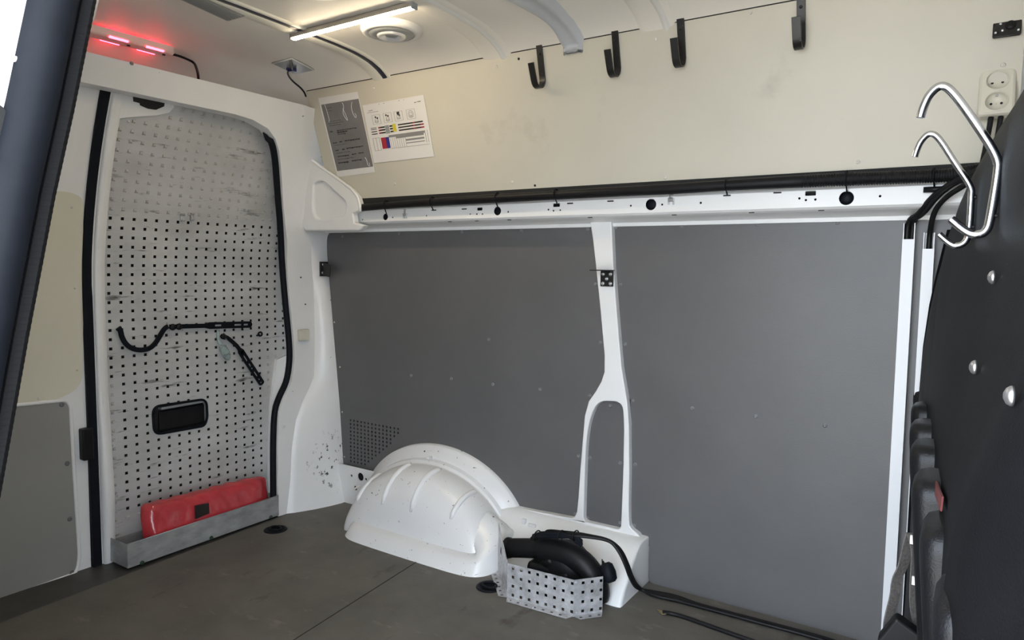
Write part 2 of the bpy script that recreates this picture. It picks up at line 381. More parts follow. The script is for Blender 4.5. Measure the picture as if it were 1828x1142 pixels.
# beige upper board: follows the lean, notch for the steel roof bow
xl0 = .2
fU = lambda u, v, t: (u, yup(v)+t, v)
n0 = onYf(1006, 97, yup); n1 = onYf(1041, 92, yup)
out = [(.235, 1.225), (2.435, 1.225), (2.435, 1.648), (n1[0], 1.648), (n1[0], n1[2]), (n0[0], n0[2]), (n0[0], 1.648), (.205, 1.648)]
up = MB().sheet(out, [], fU, .006).build('upper_board', BEIGE, wall_left); up['label'] = 'beige board lining the upper wall'
NU = Vector((0, -1, -.25)).normalized()
for p in [(886, 119), (1171, 70), (667, 158), (705, 328), (915, 325), (1188, 317), (1532, 289), (1791, 116), (1340, 22)]: rivet(onYf(*p, yup), NU, up, .005, WRIVET)
for p in [(926, 105), (955, 331)]: rivet(onYf(*p, yup), NU, up, .004, DARK)
MB().box((1.35, 1.952, 1.232), (2.1, .004, .03)).build('shadow_gap', DARK, wall_left)

# wheel arch
ROWS = [(2.045, .72, .402, .318), (2.028, .72, .400, .316), (2.022, .72, .397, .312), (1.999, .722, .363, .280), (1.998, .722, .362, .279), (1.996, .722, .357, .272), (1.995, .722, .356, .271), (1.974, .726, .355, .269), (1.973, .726, .354, .268), (1.969, .73, .346, .258), (1.968, .73, .3455, .2575),
        (1.955, .735, .346, .2572), (1.93, .738, .347, .2555), (1.90, .740, .345, .248), (1.87, .742, .339, .230), (1.845, .745, .331, .203), (1.825, .747, .323, .168), (1.81, .75, .315, .126), (1.80, .752, .305, .075), (1.797, .753, .29, .03)]
arch = thing('wheel_arch', (.76, 1.90, 0), 'white painted steel wheel arch with raised ribs beside the heater', 'wheel arch'); arch['kind'] = 'structure'
rows = []
for Y, c_, a, h in ROWS:
    rows.append([(c_-a*math.cos(math.pi*k/48), Y, h*math.sin(math.pi*k/48)-.001) for k in range(49)])
MB().loft(rows).build('dome', SCUFF, arch)
path = []
base = [(.445, 2.045), (.45, 1.93), (.458, 1.84), (.472, 1.775), (.52, 1.742), (.60, 1.736), (.75, 1.734), (.90, 1.734), (1.04, 1.737), (1.095, 1.755), (1.122, 1.80), (1.132, 1.87), (1.135, 1.95), (1.13, 2.045)]
ps = smooth_poly(base, 2)
rows = [[] for _ in range(8)]
for i, p in enumerate(ps):
    t = ps[min(i+1, len(ps)-1)]-ps[max(i-1, 0)]; t /= np.linalg.norm(t); n = np.array([-t[1], t[0]])
    if p[1] > 1.9: n = np.array([1, 0]) if p[0] < .7 else np.array([-1, 0])
    kr = max(0, min(1, (p[0]-1.0)/.13))*max(0.0, min(1, (p[1]-1.74)/.16))*max(0, min(1, (2.05-p[1])/.12)); zl = .034+.07*kr
    if p[0] < .5: kr = 0; zl = .034+.02*min(1, (p[1]-1.77)/.15) if p[1] > 1.77 else .034
    for r, (ins, z) in zip(rows, ((0, -.001), (.004, .004), (.018, zl*.9), (.022, zl), (.030, zl+.007), (.042, zl+.011), (.062, zl+.013+.012*kr), (.11, zl+.02+.03*kr))):
        r.append((p[0]+n[0]*ins, p[1]+n[1]*ins, z))
MB().loft(rows).build('skirt', SCUFF, arch)
def dome_pt(X, Y):
    c_ = interp(Y, [(r[0], r[1]) for r in ROWS]); a = interp(Y, [(r[0], r[2]) for r in ROWS]); h = interp(Y, [(r[0], r[3]) for r in ROWS])
    return (X, Y, h*math.sqrt(max(0, 1-((X-c_)/a)**2)))
for X, y1 in ((.475, 1.835), (.625, 1.815), (.765, 1.812), (.93, 1.825)):
    pts = [dome_pt(X+.02*(Y-1.8)/.15, Y) for Y in np.linspace(1.95, y1, 14)]
    MB().tube(pts, [.004]+[.0095]*12+[.004], 10).build('rib', WHITE, arch)
fl = MB().box((.705, 1.985, .276), (.014, .02, .008)); fl.build('flange_joint', WHITE, arch, bevel=.002)
# inner sill metal behind the arch
b = MB().sheet([(.175, -.01), (.46, -.01), (.46, .16), (.175, .16)], [circ(.315, .125, .017, 16), circ(.285, .072, .010, 14), circ(.345, .12, .006, 10), circ(.30, .042, .006, 10), circ(.262, .12, .006, 10), circ(.35, .06, .008, 10)], fY(2.015), .004)
isl = b.build('inner_sill', WHITE, wall_left)
MB().box((.32, 2.04, .07), (.26, .004, .15)).build('sill_cavity', DARK, isl)

# rear frame (body opening of the rear doors) -------------------------------------------------
fR = lambda u, v, t: (xframe(v)-t, u, v)
def yzf(x, y): p = onXf(x, y, xframe); return (p[1], p[2])
edge = [yzf(*p) for p in [(420, 204), (452, 214), (478, 229), (492, 248), (499, 272), (503, 315), (513, 430), (524, 600), (526, 640), (521, 680), (506, 710), (498, 735), (496, 800), (497, 925)]]
edge[-1] = (edge[-1][0], .0)
mir = [(2*YC-y, z) for y, z in edge]
topz = edge[0][1]
crease = [yzf(*p) for p in [(541, 187), (537, 280), (540, 400), (556, 440), (561, 520), (563, 600), (561, 675), (541, 715), (528, 750), (521, 800), (518, 860), (512, 930)]]
crease[-1] = (crease[-1][0], 0)
cz = [(z, y) for y, z in crease]
outer = [(y, z) for y, z in crease]+[]
ring = list(edge)[::-1]                       # floor -> top along left-hand door's hinge side
poly = [(y, z) for y, z in crease]+ring+mir+[(2*YC-y, z) for y, z in crease][::-1]
ztop = crease[0][1]
# add points so that the sheet bends with the lean
def densify(P, step=.06):
    o = []
    for i in range(len(P)):
        a = np.array(P[i]); b_ = np.array(P[(i+1) % len(P)]); n = max(1, int(np.linalg.norm(b_-a)/step))
        for k in range(n): o.append(tuple(a+(b_-a)*k/n))
    return o
m = MB().sheet(densify(poly), [], fR, .05, .05)
wall_rear = st(m.build('wall_rear', SCUFF2, bevel=.008, seg=3, ang=50), 'white painted steel frame around the rear doors', 'wall')
# top return of lintel and corner pillars to the side walls
m = MB(); rows = []
wallx = [(1.7, .215), (1.25, .2), (1.12, .10), (1.0, .085), (.9, .105), (.72, .135), (.4, .17), (.13, .19), (0, .22)]
zz = np.linspace(0, ztop, 40)
for z in zz:
    y = interp(z, sorted(cz)); x = xframe(z)-.004
    wy = interp(z, [(0, 2.0), (.12, 2.02), (.3, 2.035), (1.1, 2.035), (1.25, 1.965), (1.65, yup(1.65)+.015)])
    wx = max(interp(z, wallx), x-.01) if z < 1.13 else x-.012
    a = np.array([x, y-.004]); b_ = np.array([wx, wy]); mid = (a+b_)/2+np.array([.012, -.004])*(1 if z < .9 else (.4 if z < 1.13 else 0))
    rows.append([(a[0]-.02, a[1]-.01, z), (a[0], a[1], z), (a[0]*.7+mid[0]*.3+.004, a[1]*.7+mid[1]*.3, z), (mid[0], mid[1], z), (mid[0]*.4+b_[0]*.6+.003, mid[1]*.4+b_[1]*.6, z), (b_[0], b_[1], z), (b_[0], b_[1]+.05, z)])
cp = m.loft(rows).build('corner_pillar', SCUFF2, wall_rear)
m = MB().loft([[(x, 2*YC-y, z) for x, y, z in r] for r in rows]).build('corner_pillar', SCUFF2, wall_rear)
m = MB().box((xframe(ztop)-.10, 1.17, ztop-.045), (.08, 1.2, .05)).build('lintel_core', WHITE, wall_rear)
# outer rear skin closing the back above and beside the doors
MB().box((-.075, 1.17, .85), (.01, 1.9, 1.9)).build('rear_skin', WHITE, wall_rear)
for p in [(235, 113)]: rivet(onXf(*p, xframe), (1, 0, .3), wall_rear, .006, RIVET)
rivet(onXf(507, 762, lambda z: xframe(z)+.004), (1, -.1, 0), wall_rear, .007, WPLAST)
for p in [(537, 495), (545, 543)]: rivet(onXf(*p, lambda z: xframe(z)+.002), (1, -.1, 0), wall_rear, .003, DARK)
# gusset between corner pillar and rail
GY = 1.914
gp = lambda L_: [tuple(onY(x, y, GY)[[0, 2]]) for x, y in L_]
gout = gp([(538, 283), (546, 280), (568, 296), (600, 318), (626, 337), (637, 350), (641, 364), (641, 377), (630, 381), (632, 397), (650, 402), (640, 412), (545, 412), (536, 400), (533, 340)])
gin = gp(roundpoly([(559, 326), (576, 322), (619, 362), (614, 386), (566, 392), (558, 378)], 8, 4))
gus = MB().sheet(gout, [gin], lambda u, v, t: (u, GY+t, v), .03).build('gusset', WHITE, wall_rear, bevel=.007, seg=3)
gus['label'] = 'triangular white steel gusset with a pressed recess'
gi2 = gp([(550, 318), (580, 312), (628, 362), (620, 394), (560, 400), (548, 384)])
MB().sheet(gi2, [], lambda u, v, t: (u, GY+.014+t, v), .004).build('gusset_recess', WHITE, gus)
rim = gp([(540, 281), (547, 279.5), (568, 295), (600, 317), (627, 337), (638, 351), (642, 366), (642, 378)])
MB().tube([(u, GY+.002, v) for u, v in rim], .006, 8).build('gusset_rim', WHITE, gus)
tb = onYf(542, 197, lambda z: yup(z)-.012)
b = MB().box(tb, (.04, .003, .022)).build('tab_plate', WHITE, wall_rear, bevel=.001)
for d in (-.01, .01): rivet(tb+np.array([d, -.002, 0]), (0, -1, 0), b, .005, WPLAST)
# opening seal: rubber all along the inner edge
def offs(pts, d):
    P = [np.array(p) for p in pts]; o = []
    for i, p in enumerate(P):
        t = P[min(i+1, len(P)-1)]-P[max(i-1, 0)]; t /= np.linalg.norm(t); o.append(p+np.array([t[1], -t[0]])*d)
    return o
se = smooth_poly([(y, z) for y, z in edge], 2)
for sgn in (1, -1):
    pts = [((xframe(q[1])-.018-(.012 if i < 14 else 0)), (q[0]-.009) if sgn > 0 else 2*YC-(q[0]-.009), q[1]-(.007 if i < 10 else 0)) for i, q in enumerate(se) if i > 10]
    sl = MB().tube(pts, [.003, .007, .010]+[.0125]*(len(pts)-3), 10).build('door_seal', RUBBER, wall_rear); sl['label'] = 'black rubber door seal'

# rear doors -----------------------------------------------------------------------------------
def yzd(x, y, o=0): p = onXf(x, y, lambda z: xdoor(z)+o); return (p[1], p[2])
Y0 = 1.137
fD = lambda o: (lambda u, v, t: (xdoor(v)+o-t, u, v))
d1o = densify([(Y0, -.015), (1.96, -.015), (1.96, 1.66), (Y0+.012, 1.66)], .08)
open1 = [(255, 162), (300, 171), (420, 196), (480, 208), (540, 260), (545, 620), (513, 634), (494, 642), (489, 680), (484, 720), (481, 800), (479, 900), (478, 985), (207, 990), (204, 940), (196, 850), (190, 760), (179, 690), (176.5, 560), (180, 440), (186, 370), (194, 290), (197, 240), (203, 222), (214, 211), (245, 208), (280, 206), (302, 201), (311, 191), (308, 180), (285, 172)]
op1 = densify([yzd(x, y, .012) for x, y in open1], .03)
doorA = st(MB().sheet(densify([(Y0, -.012), (1.97, -.012), (1.97, 1.565), (Y0, 1.565)], .08), [op1], fD(.012), .03, .05).build('door_1', WHITE, bevel=.006, seg=3, ang=50), 'rear door covered with a perforated steel plate', 'door')
ph = []; PY, PZ = .03858, .0306
nrows = range(-19, 34)
plugs = MB(); Q = []
from mathutils.geometry import intersect_point_tri_2d
def inside(p, poly):
    x, y = p; c_ = False
    for i in range(len(poly)):
        a, b_ = poly[i], poly[i-1]
        if (a[1] > y) != (b_[1] > y) and x < (b_[0]-a[0])*(y-a[1])/(b_[1]-a[1])+a[0]: c_ = not c_
    return c_
for k in nrows:
    z = 1.0428-k*PZ
    for i in range(19):
        y = 1.197+i*PY
        if not (.10 < z < 1.6 and y < 1.90): continue
        if not all(inside((y+a, z+b_), op1) for a, b_ in ((-.012, 0), (.012, 0), (0, .012), (0, -.012))): continue
        # window slot
        Q.append((y, z, k, i))
slot = [yzd(x, y, .004) for x, y in roundpoly([(273, 726), (369, 712), (371, 745), (366, 760), (276, 776)], [14, 12, 12, 14, 14], 5)]
h_ = .0052
for y, z, k, i in Q:
    if inside((y, z), [((a-1.4)*1.0+1.4, b_) for a, b_ in slot]): continue
    if min(math.hypot(y-a, z-b_) for a, b_ in slot) < .011: continue
    ph.append([(y-h_, z-h_*.95), (y+h_, z-h_*.95), (y+h_, z+h_*.95), (y-h_, z+h_*.95)])
    if z > 1.155 or (i == 0 and z < .6) or (i > 15 and .40 < z < .62) or z < .14:
        X = xdoor(z)-.002; hh = h_*1.25
        plugs.add([(X, y-hh, z-hh), (X, y+hh, z-hh), (X, y+hh, z+hh), (X, y-hh, z+hh), (X+.006, y-hh*.45, z-hh*.5), (X+.006, y+hh*.45, z-hh*.5), (X+.006, y+hh*.45, z+hh*.4), (X+.006, y-hh*.45, z+hh*.4)],
                  [(4, 5, 6, 7), (0, 1, 5, 4), (1, 2, 6, 5), (2, 3, 7, 6), (3, 0, 4, 7)])
pout = densify([(1.15, .0), (1.955, .0), (1.955, 1.56), (1.15, 1.56)], .04)
plate = MB().sheet(pout, ph+[slot], fD(.0), .002).build('perforated_plate', GALV, doorA); plate['label'] = 'grey perforated steel plate with scuff marks'
pg = plugs.build('hole_plugs', PLUG, plate); pg['kind'] = 'stuff'
MB().sheet(pout, [], fD(-.03), .002, .05).build('door_cavity', DARK, doorA)
rimpts = [(xdoor(z)+.002, y, z) for y, z in slot]+[(xdoor(slot[0][1])+.002, *slot[0])]
MB().tube(rimpts, .0045, 8).build('handle_slot_rim', RUBBER, doorA)
cy = np.mean([s[0] for s in slot]); czz = np.mean([s[1] for s in slot])
MB().box((-.022, cy+.005, czz-.004), (.01, .19, .07)).build('handle_slot_back', BLACK, doorA, bevel=.003)
MB().box((-.012, cy+.09, czz+.005), (.022, .012, .075)).box((-.012, cy, czz+.045), (.022, .18, .008)).build('handle_slot_side', LAMPG, doorA)
# latch recess at the top
lp = [onXf(x, y, lambda z: xdoor(z)+.014) for x, y in [(237, 169), (270, 175), (293, 182), (292, 190), (278, 196), (264, 194), (250, 188), (249, 184), (238, 181)]]
MB().add([tuple(p) for p in lp]+[(p[0]+.004, p[1], p[2]) for p in lp], [tuple(range(9)), tuple(range(9, 18))]+[(i, (i+1) % 9, 9+(i+1) % 9, 9+i) for i in range(9)]).build('latch_recess', DARK, doorA)
for p in [(225.5, 217), (199, 275), (189, 358), (178, 466), (176, 586), (187, 693), (197, 796), (206, 885)]: rivet(onXf(p[0]+4, p[1], lambda z: xdoor(z)+.001), (1, 0, 0), plate, .004, ZINC)
# centre gap with black rubber
zs = np.linspace(-.012, 1.565, 40)
sp = [(xdoor(z)+.006+(0.004 if z < .9 else 0), Y0-.013+.018*max(0, z-1.0), z) for z in zs]
cs = MB().strip(sp, .028, .02, (0, 1, 0)).build('centre_seal', RUBBER, doorA, bevel=.004); cs['label'] = 'black rubber strip between the two rear doors'
# rolled white edge of the door, beside the strip
rows = []
for z in zs:
    y = Y0+.004+.018*max(0, z-1.0); x = xdoor(z)+.012+.02*max(0, 1-abs(z-.22)/.35)
    rows.append([(x-.02, y, z), (x+.006, y+.002, z), (x+.010, y+.012, z), (x+.008, y+.026, z), (x-.004, y+.04, z)])
MB().loft(rows).build('rolled_edge', WHITE, doorA)

# second door (left in the view)
Y1 = Y0-.028
fr = MB().sheet(densify([(.36, -.012), (Y1, -.012), (Y1+.018*.56, 1.565), (.36, 1.565)], .08), [], fD(.006), .03, .05)
doorB = st(fr.build('door_2', WHITE, bevel=.006, seg=2, ang=50), 'white rear door lined with beige and grey boards', 'door')
low = [yzd(x, y, .01) for x, y in roundpoly([(18, 1065), (138, 1022), (142, 990), (133, 850), (126, 725), (118, 714), (36, 722), (-60, 735), (-140, 1120)], [4, 14, 10, 10, 10, 10, 4, 4, 4], 4)]
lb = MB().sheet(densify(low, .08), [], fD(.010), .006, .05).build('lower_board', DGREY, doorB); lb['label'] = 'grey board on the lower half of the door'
lowr = [(xdoor(z)+.009, y, z) for y, z in low]; MB().tube(lowr+[lowr[0]], .006, 8).build('pressed_rim', WHITE, doorB)
upb = [yzd(x, y, .010) for x, y in roundpoly([(-60, 342), (118, 341), (149, 352), (150, 500), (147, 690), (100, 715), (36, 722), (-60, 735)], [4, 25, 25, 30, 25, 40, 30, 4], 5)]
ub = MB().sheet(densify(upb, .06), [], fD(.0095), .005, .05).build('upper_board', BEIGE_LIFTED, doorB)
for p in [(68.8, 711), (137.6, 660), (134, 514), (128, 370)]: rivet(onXf(*p, lambda z: xdoor(z)+.009), (1, 0, 0), ub, .004, WRIVET)
for p in [(111.5, 722), (121, 827), (126, 926), (129.5, 1022), (15, 1067)]: rivet(onXf(p[0]-1, p[1], lambda z: xdoor(z)+.010), (1, 0, 0), lb, .008, VENT)
win = [yzd(x, y, .01) for x, y in roundpoly([(-60, 160), (140, 180), (137, 290), (118, 335), (-60, 335)], [3, 20, 20, 20, 3], 4)]
MB().sheet(densify(win, .06), [], fD(.0085), .004, .05).build('window_blank', WHITE, doorB)
a = onXf(146, 765, lambda z: xdoor(z)+.02); b_ = onXf(146, 822, lambda z: xdoor(z)+.02)
MB().box(((a[0]+b_[0])/2, Y1-.008, (a[2]+b_[2])/2), (.03, .034, a[2]-b_[2])).build('latch', BLACK, doorB, bevel=.005)

# ceiling ---------------------------------------------------------------------------------------
xsn = sorted(set([-.06, -.045, -.03, -.015, 0, .015, .03, .05, .07, .09, .12, .16, .2]+list(np.linspace(.25, 2.55, 12))))
ysn = sorted(set([YC+s*d for d, _ in SIDE for s in (1, -1)]))
ceil = st(MB().loft([[(x, y, zceil(x, y)) for y in ysn] for x in xsn]).loft([[(x, y, zceil(x, y)+.03) for y in ysn] for x in (.2, 2.55)]).build('ceiling', CEIL), 'pale moulded roof liner', 'ceiling')
ysf = [y for y in np.linspace(.46, 1.90, 70)]
def bow(name, x0, x1, h, mt, e=.008, parent=ceil):
    rows = []
    for y in ysf:
        z = zceil(.5, y)
        rows.append([(x0-e, y, z+.002), (x0, y, z-h*.7), (x0+e, y, z-h), (x1-e, y, z-h), (x1, y, z-h*.7), (x1+e, y, z+.002)])
    o = MB().loft(rows).build(name, mt, parent); return o
XS = .6135
bow('roof_strip', XS-.055, XS-.012, .006, CREAM, .004)
bow('roof_strip', XS-.010, XS+.010, .004, NAVY, .002)
bow('roof_strip', XS+.013, XS+.026, .006, CREAM, .003)
bow('roof_bow', 1.045, 1.135, .006, CEIL, .012)
bow('roof_bow', 1.105, 1.122, .012, LAMPW, .008)
bow('roof_bow', 1.575, 1.66, .007, CEIL, .012)
bow('roof_bow', 1.635, 1.652, .012, LAMPW, .008)
# steel roof bow reaching over the board
bx0, bx1 = n0[0]+.004, n1[0]-.004
rows = []; flr = []
for y in list(np.linspace(.50, 1.80, 50))+[1.82, 1.84, 1.85]:
    z = zceil(.5, y)-.012; wd = .035*max(0, min(1, (1.75-y)/.2))
    rows.append([(bx0-.012-wd, y, z+.014), (bx0-wd*.8, y, z), (bx0+.010, y, z-.006), (bx0+.016, y, z-.002), (bx1-.012, y, z-.002), (bx1-.006, y, z-.006), (bx1+wd*.3, y, z), (bx1+.014+wd*.6, y, z+.014)])
zend = n0[2]+.003
for z in (1.63, 1.615, zend):
    y = yup(z)-.008
    rows.append([(bx0-.004, y+.02, z), (bx0, y, z), (bx0+.010, y-.005, z), (bx0+.016, y-.001, z), (bx1-.012, y-.001, z), (bx1-.006, y-.005, z), (bx1, y, z), (bx1+.004, y+.02, z)])
sbw = MB().loft(rows).build('steel_roof_bow', STEELBLUE, ceil); sbw['label'] = 'grey steel roof bow'
for xa, xb_ in ((.21, n0[0]), (n1[0], 2.43)): MB().box(((xa+xb_)/2, 1.8495, 1.6495), (xb_-xa, .004, .003)).build('edge_gap_shadow', DARK, up)  # dark strip paints the shadow line in the gap above the board

# right wall with the side door opening ------------------------------------------------------------
DX = 1.575
def yr(z): return interp(z, [(-.1, .24), (.4, .252), (.6, .265), (.756, .284), (.821, .297), (.922, .317), (1.065, .347), (1.154, .368), (1.227, .384), (1.277, .395), (1.5, .45), (1.72, .53)])
m = MB(); zs2 = list(np.linspace(-.02, 1.72, 24))
m.loft([[(x, yr(z), z) for z in zs2] for x in (-.05, .8, DX-.03)], smooth=True)
m.loft([[(x, yr(z)-.10, z) for z in [-.25]+zs2] for x in (-.05, .8, DX)], smooth=True)
# jamb face
m.loft([[(DX-.03, yr(z), z) for z in zs2], [(DX-.004, yr(z)-.012, z) for z in zs2], [(DX, yr(z)-.10, z) for z in zs2], [(DX-.01, yr(z)-.16, z) for z in zs2], [(DX-.3, yr(z)-.165, z) for z in zs2]], smooth=False)
# lower body side below the opening and the cab end
m.loft([[(x, yy, z) for yy, z in ((.22, -.0), (.19, -.02), (.19, -.25))] for x in (DX-.05, 2.6)], smooth=False)
m.loft([[(x, yr(z)-.02, z) for z in zs2] for x in (2.52, 2.9)], smooth=True)
m.loft([[(x, yr(1.60)-.02, 1.60), (x, yr(1.6)-.06, 1.62), (x, yr(1.72)-.03, 1.75)] for x in (DX-.02, 2.6)] and [[(DX-.02, yr(1.62), 1.62), (DX-.02, yr(1.62)-.08, 1.64), (DX-.02, yr(1.7)-.03, 1.75)], [(2.6, yr(1.62), 1.62), (2.6, yr(1.62)-.08, 1.64), (2.6, yr(1.7)-.03, 1.75)]], smooth=False)
wall_right = st(m.build('wall_right', WHITE), 'white painted side wall and jamb of the sliding door opening', 'wall')
MB().box((1.9, .36, 1.73), (4.2, .34, .04)).build('roof_edge', WHITE, wall_right, bevel=.01)  # unseen roof edge of the van, added to keep sun off the jamb
MB().loft([[(x, yr(z)-.08, z) for z in zs2] for x in (2.6, 4.0)]).build('cab_side', WHITE, wall_right)  # unseen cab flank, added to block sunlight from the jamb
# sliding-door seal: smooth bulb and ribbed grip band
zz3 = np.linspace(.0, 1.64, 80); rows = []
for z in zz3:
    y = yr(z)
    rows.append([(DX-.006, y-.058, z), (DX+.006, y-.055, z), (DX+.017, y-.044, z), (DX+.020, y-.030, z), (DX+.016, y-.018, z), (DX+.004, y-.012, z), (DX-.006, y-.012, z)])
sl = MB().loft(rows, cap=False).build('door_seal', RUBBER, wall_right); sl['label'] = 'thick black rubber seal of the sliding door opening'
rows = []; zr = np.linspace(.0, 1.64, 1000)
for i, z in enumerate(zr):
    y = yr(z); k = .00025 if (i//2) % 2 else -.00025
    rows.append([(DX-.008, y-.013, z), (DX+.006+k, y-.011, z), (DX+.008+k, y-.002, z), (DX+.002+k, y+.004, z), (DX-.012, y+.005, z)])
MB().loft(rows, smooth=False).build('ribbed_grip', RIBRUB, sl)
MB().loft([[(DX-.02, yr(z)+.002, z), (DX-.012, yr(z)+.008, z), (DX-.03, yr(z)+.016, z), (DX-.08, yr(z)+.012, z)] for z in zz3]).build('jamb_flange', WHITE, wall_right)
# moulded white upper corner piece
rows = []
for z in np.linspace(1.24, 1.46, 14):
    k = min(1, (z-1.235)/.03)*min(1, (1.47-z)/.06+.4); y = yr(z)
    rows.append([(DX-.03, y+.01, z), (DX-.05, y+.016+.012*k, z), (DX-.09, y+.02+.016*k, z), (DX-.15, y+.012, z)])
MB().loft(rows).build('corner_moulding', WHITE, wall_right)
# striker hole on the jamb
q = onX(0, 243, DX+.001); b = MB()
b.sheet(rrect(q[1]-.03, q[1]+.006, q[2]-.03, q[2]+.03, .008, 4), [], lambda u, v, t: (DX+.002-t, u, v), .004); b.build('striker_hole', DARK, wall_right)
q2 = onX(60, 112, DX+.001); MB().box((DX-.001, q2[1]-.05, q2[2]), (.006, .12, .006)).build('jamb_crease', WHITE, wall_right, bevel=.002)

# bulkhead (front wall) ----------------------------------------------------------------------------
XB = [(2.03, 2.262), (1.9, 2.280), (1.75, 2.310), (1.6, 2.333), (1.4, 2.360), (1.1, 2.402), (.8, 2.435), (.3, 2.455)]
def xb(Y, z=1.2):
    k = max(0, min(1, (1.05-z)/.36)); k = k*k*(3-2*k)
    return interp(Y, XB)-.076*interp(Y, [(.45, 0), (.6, .5), (.75, 1), (1.85, 0)])*k
def onB(x, y):
    r = sight(x, y); lo, hi = .3, 2.03
    for i in range(60):
        k = (lo+hi)/2; X = CAM[0]+r[0]*k/r[1]
        if X < xb(k, CAM[2]+r[2]*k/r[1]): lo = k
        else: hi = k
    k = (lo+hi)/2; return CAM+r*(k/r[1])
topt = [(.25, 1.26), (.9, 1.245), (1.05, 1.232), (1.2, 1.212), (1.4, 1.175), (1.55, 1.135), (1.68, 1.08), (1.78, 1.0), (1.85, .92), (1.90, .82), (1.93, .70), (1.95, .5), (1.99, 0)]
def ytop_z(Y): return interp(Y, topt)
m = MB(); rows = []
Ys = list(np.linspace(.25, 1.5, 30))+list(np.linspace(1.53, 1.985, 34))
for Y in Ys:
    zt = ytop_z(Y); f = 0      # shallow vertical flutes
    r = []
    for z in np.linspace(0, zt-.03, 24): r.append((xb(Y, z)+f*min(1, max(0, (z-.2)/.3)), Y, z))
    r += [(xb(Y)+.002, Y, zt-.015), (xb(Y)+.010, Y, zt-.004), (xb(Y)+.03, Y, zt), (xb(Y)+.08, Y, zt)]
    rows.append(r)
m.loft(rows)
m.loft([[(xb(Y), Y, z) for Y, z in topt[6:]], [(xb(Y)+.06, Y+.004, z+.002) for Y, z in topt[6:]]], smooth=True)
wall_front = st(m.build('wall_front', BULK), 'black moulded plastic bulkhead with ribbed lower edge', 'wall')
MB().box((2.53, 1.17, .86), (.02, 1.9, 1.74)).build('cab_partition', CEIL, wall_front)
# stepped pads down the edge
for (xl, xr, yt) in ((1627, 1643, 690), (1623, 1643, 716), (1621, 1645, 747), (1621.5, 1654, 783), (1625, 1657, 838), (1639, 1677, 917), (1661, 1716, 1032)):
    A = onZ(xl+3, yt, .70); Yp = A[1]; X0 = A[0]; wid = {1627: .10, 1623: .11, 1621: .12, 1621.5: .12, 1625: .13, 1639: .13, 1661: .13}[xl]
    # rounded-top vertical pad
    b = MB(); rows = []
    for ins, X in ((0, xb(Yp, .6)+.03), (.0, X0+.02), (.004, X0+.008), (.012, X0+.002), (.022, X0)):
        o = roundpoly([(Yp-.0+ins*.6-wid*.5, .0), (Yp-wid*.5+ins, .70-ins), (Yp+wid*.42-ins, .70-ins), (Yp+wid*.42-ins*.6, 0)], [0, .03, .03, 0], 5)
        rows.append([(X+.09*(.70-c_)*(1 if X < xb(Yp, .6) else 0), a, c_) for a, c_ in densify(o, .08)])
    b.loft(rows, True, True); b.add(rows[-1], [tuple(range(len(rows[-1])))])
    b.build('pad', PADM, wall_front)
for p in [(1781, 495), (1749, 656), (1819, 708)]:
    q = onB(*p); MB().lathe([(.009, 0), (.009, .002), (.007, .005), (.003, .007), (.001, .0072)], (q[0]-.004, q[1], q[2]), (-1, -.12, 0), 16).build('screw', ZINC, wall_front)
q = [onB(*p) for p in ((1678, 858), (1692, 888), (1689, 914), (1674, 874))]
MB().add([(p[0]-.006, p[1], p[2]) for p in q]+[(p[0]-.004, p[1], p[2]) for p in q], [(0, 1, 2, 3), (7, 6, 5, 4), (0, 4, 5, 1), (1, 5, 6, 2), (2, 6, 7, 3), (3, 7, 4, 0)]).build('sticker', REDTAG, wall_front)

# ================================================================== THINGS FIXED TO THE CEILING
def onC(x, y, d=0):
    r = sight(x, y); z = 1.7
    for i in range(25):
        p = CAM+r*((z-CAM[2])/r[2]); z = .5*z+.5*(zceil(p[0], p[1])-d)
    return p
# LED strip light
a, b_ = onC(524, 66, .012), onC(738, 10, .012); a[2] = b_[2] = 1.688
t = thing('strip_light', (a+b_)/2, 'lit warm white LED strip light in an aluminium channel', 'light')
ax = (b_-a)/np.linalg.norm(b_-a); sd = np.array([ax[1], -ax[0], 0])
MB().strip([a+[0, 0, .009], b_+[0, 0, .009]], .022, .014, tuple(sd)).build('channel', ALU, t, bevel=.001)
rows = []
for p in (a, b_): rows.append([p+sd*(.0095*math.cos(math.pi*k/8))+np.array([0, 0, .002-.005*math.sin(math.pi*k/8)]) for k in range(9)])
MB().loft(rows, cap=True).build('diffuser', LED, t)
for p, s_ in ((a, -1), (b_, 1)): MB().box(p+ax*s_*.003+[0, 0, .006], (.006, .022, .018), Matrix.Rotation(math.atan2(ax[1], ax[0]), 3, 'Z')).build('end_cap', LAMPG, t, bevel=.001)
for p in (a+ax*.05, b_-ax*.05): MB().box(p+[0, 0, .019], (.02, .012, .012)).build('mounting_clip', ALU, t)
MB().tube([a+ax*.02+sd*-.01+[0, 0, .008], a+ax*.0+sd*-.02+[0, 0, .006], a+ax*.012+sd*-.035+[0, 0, .012], a+ax*.03+sd*-.04+[0, 0, .02]], .0018, 6).build('lead', BLACK, t)
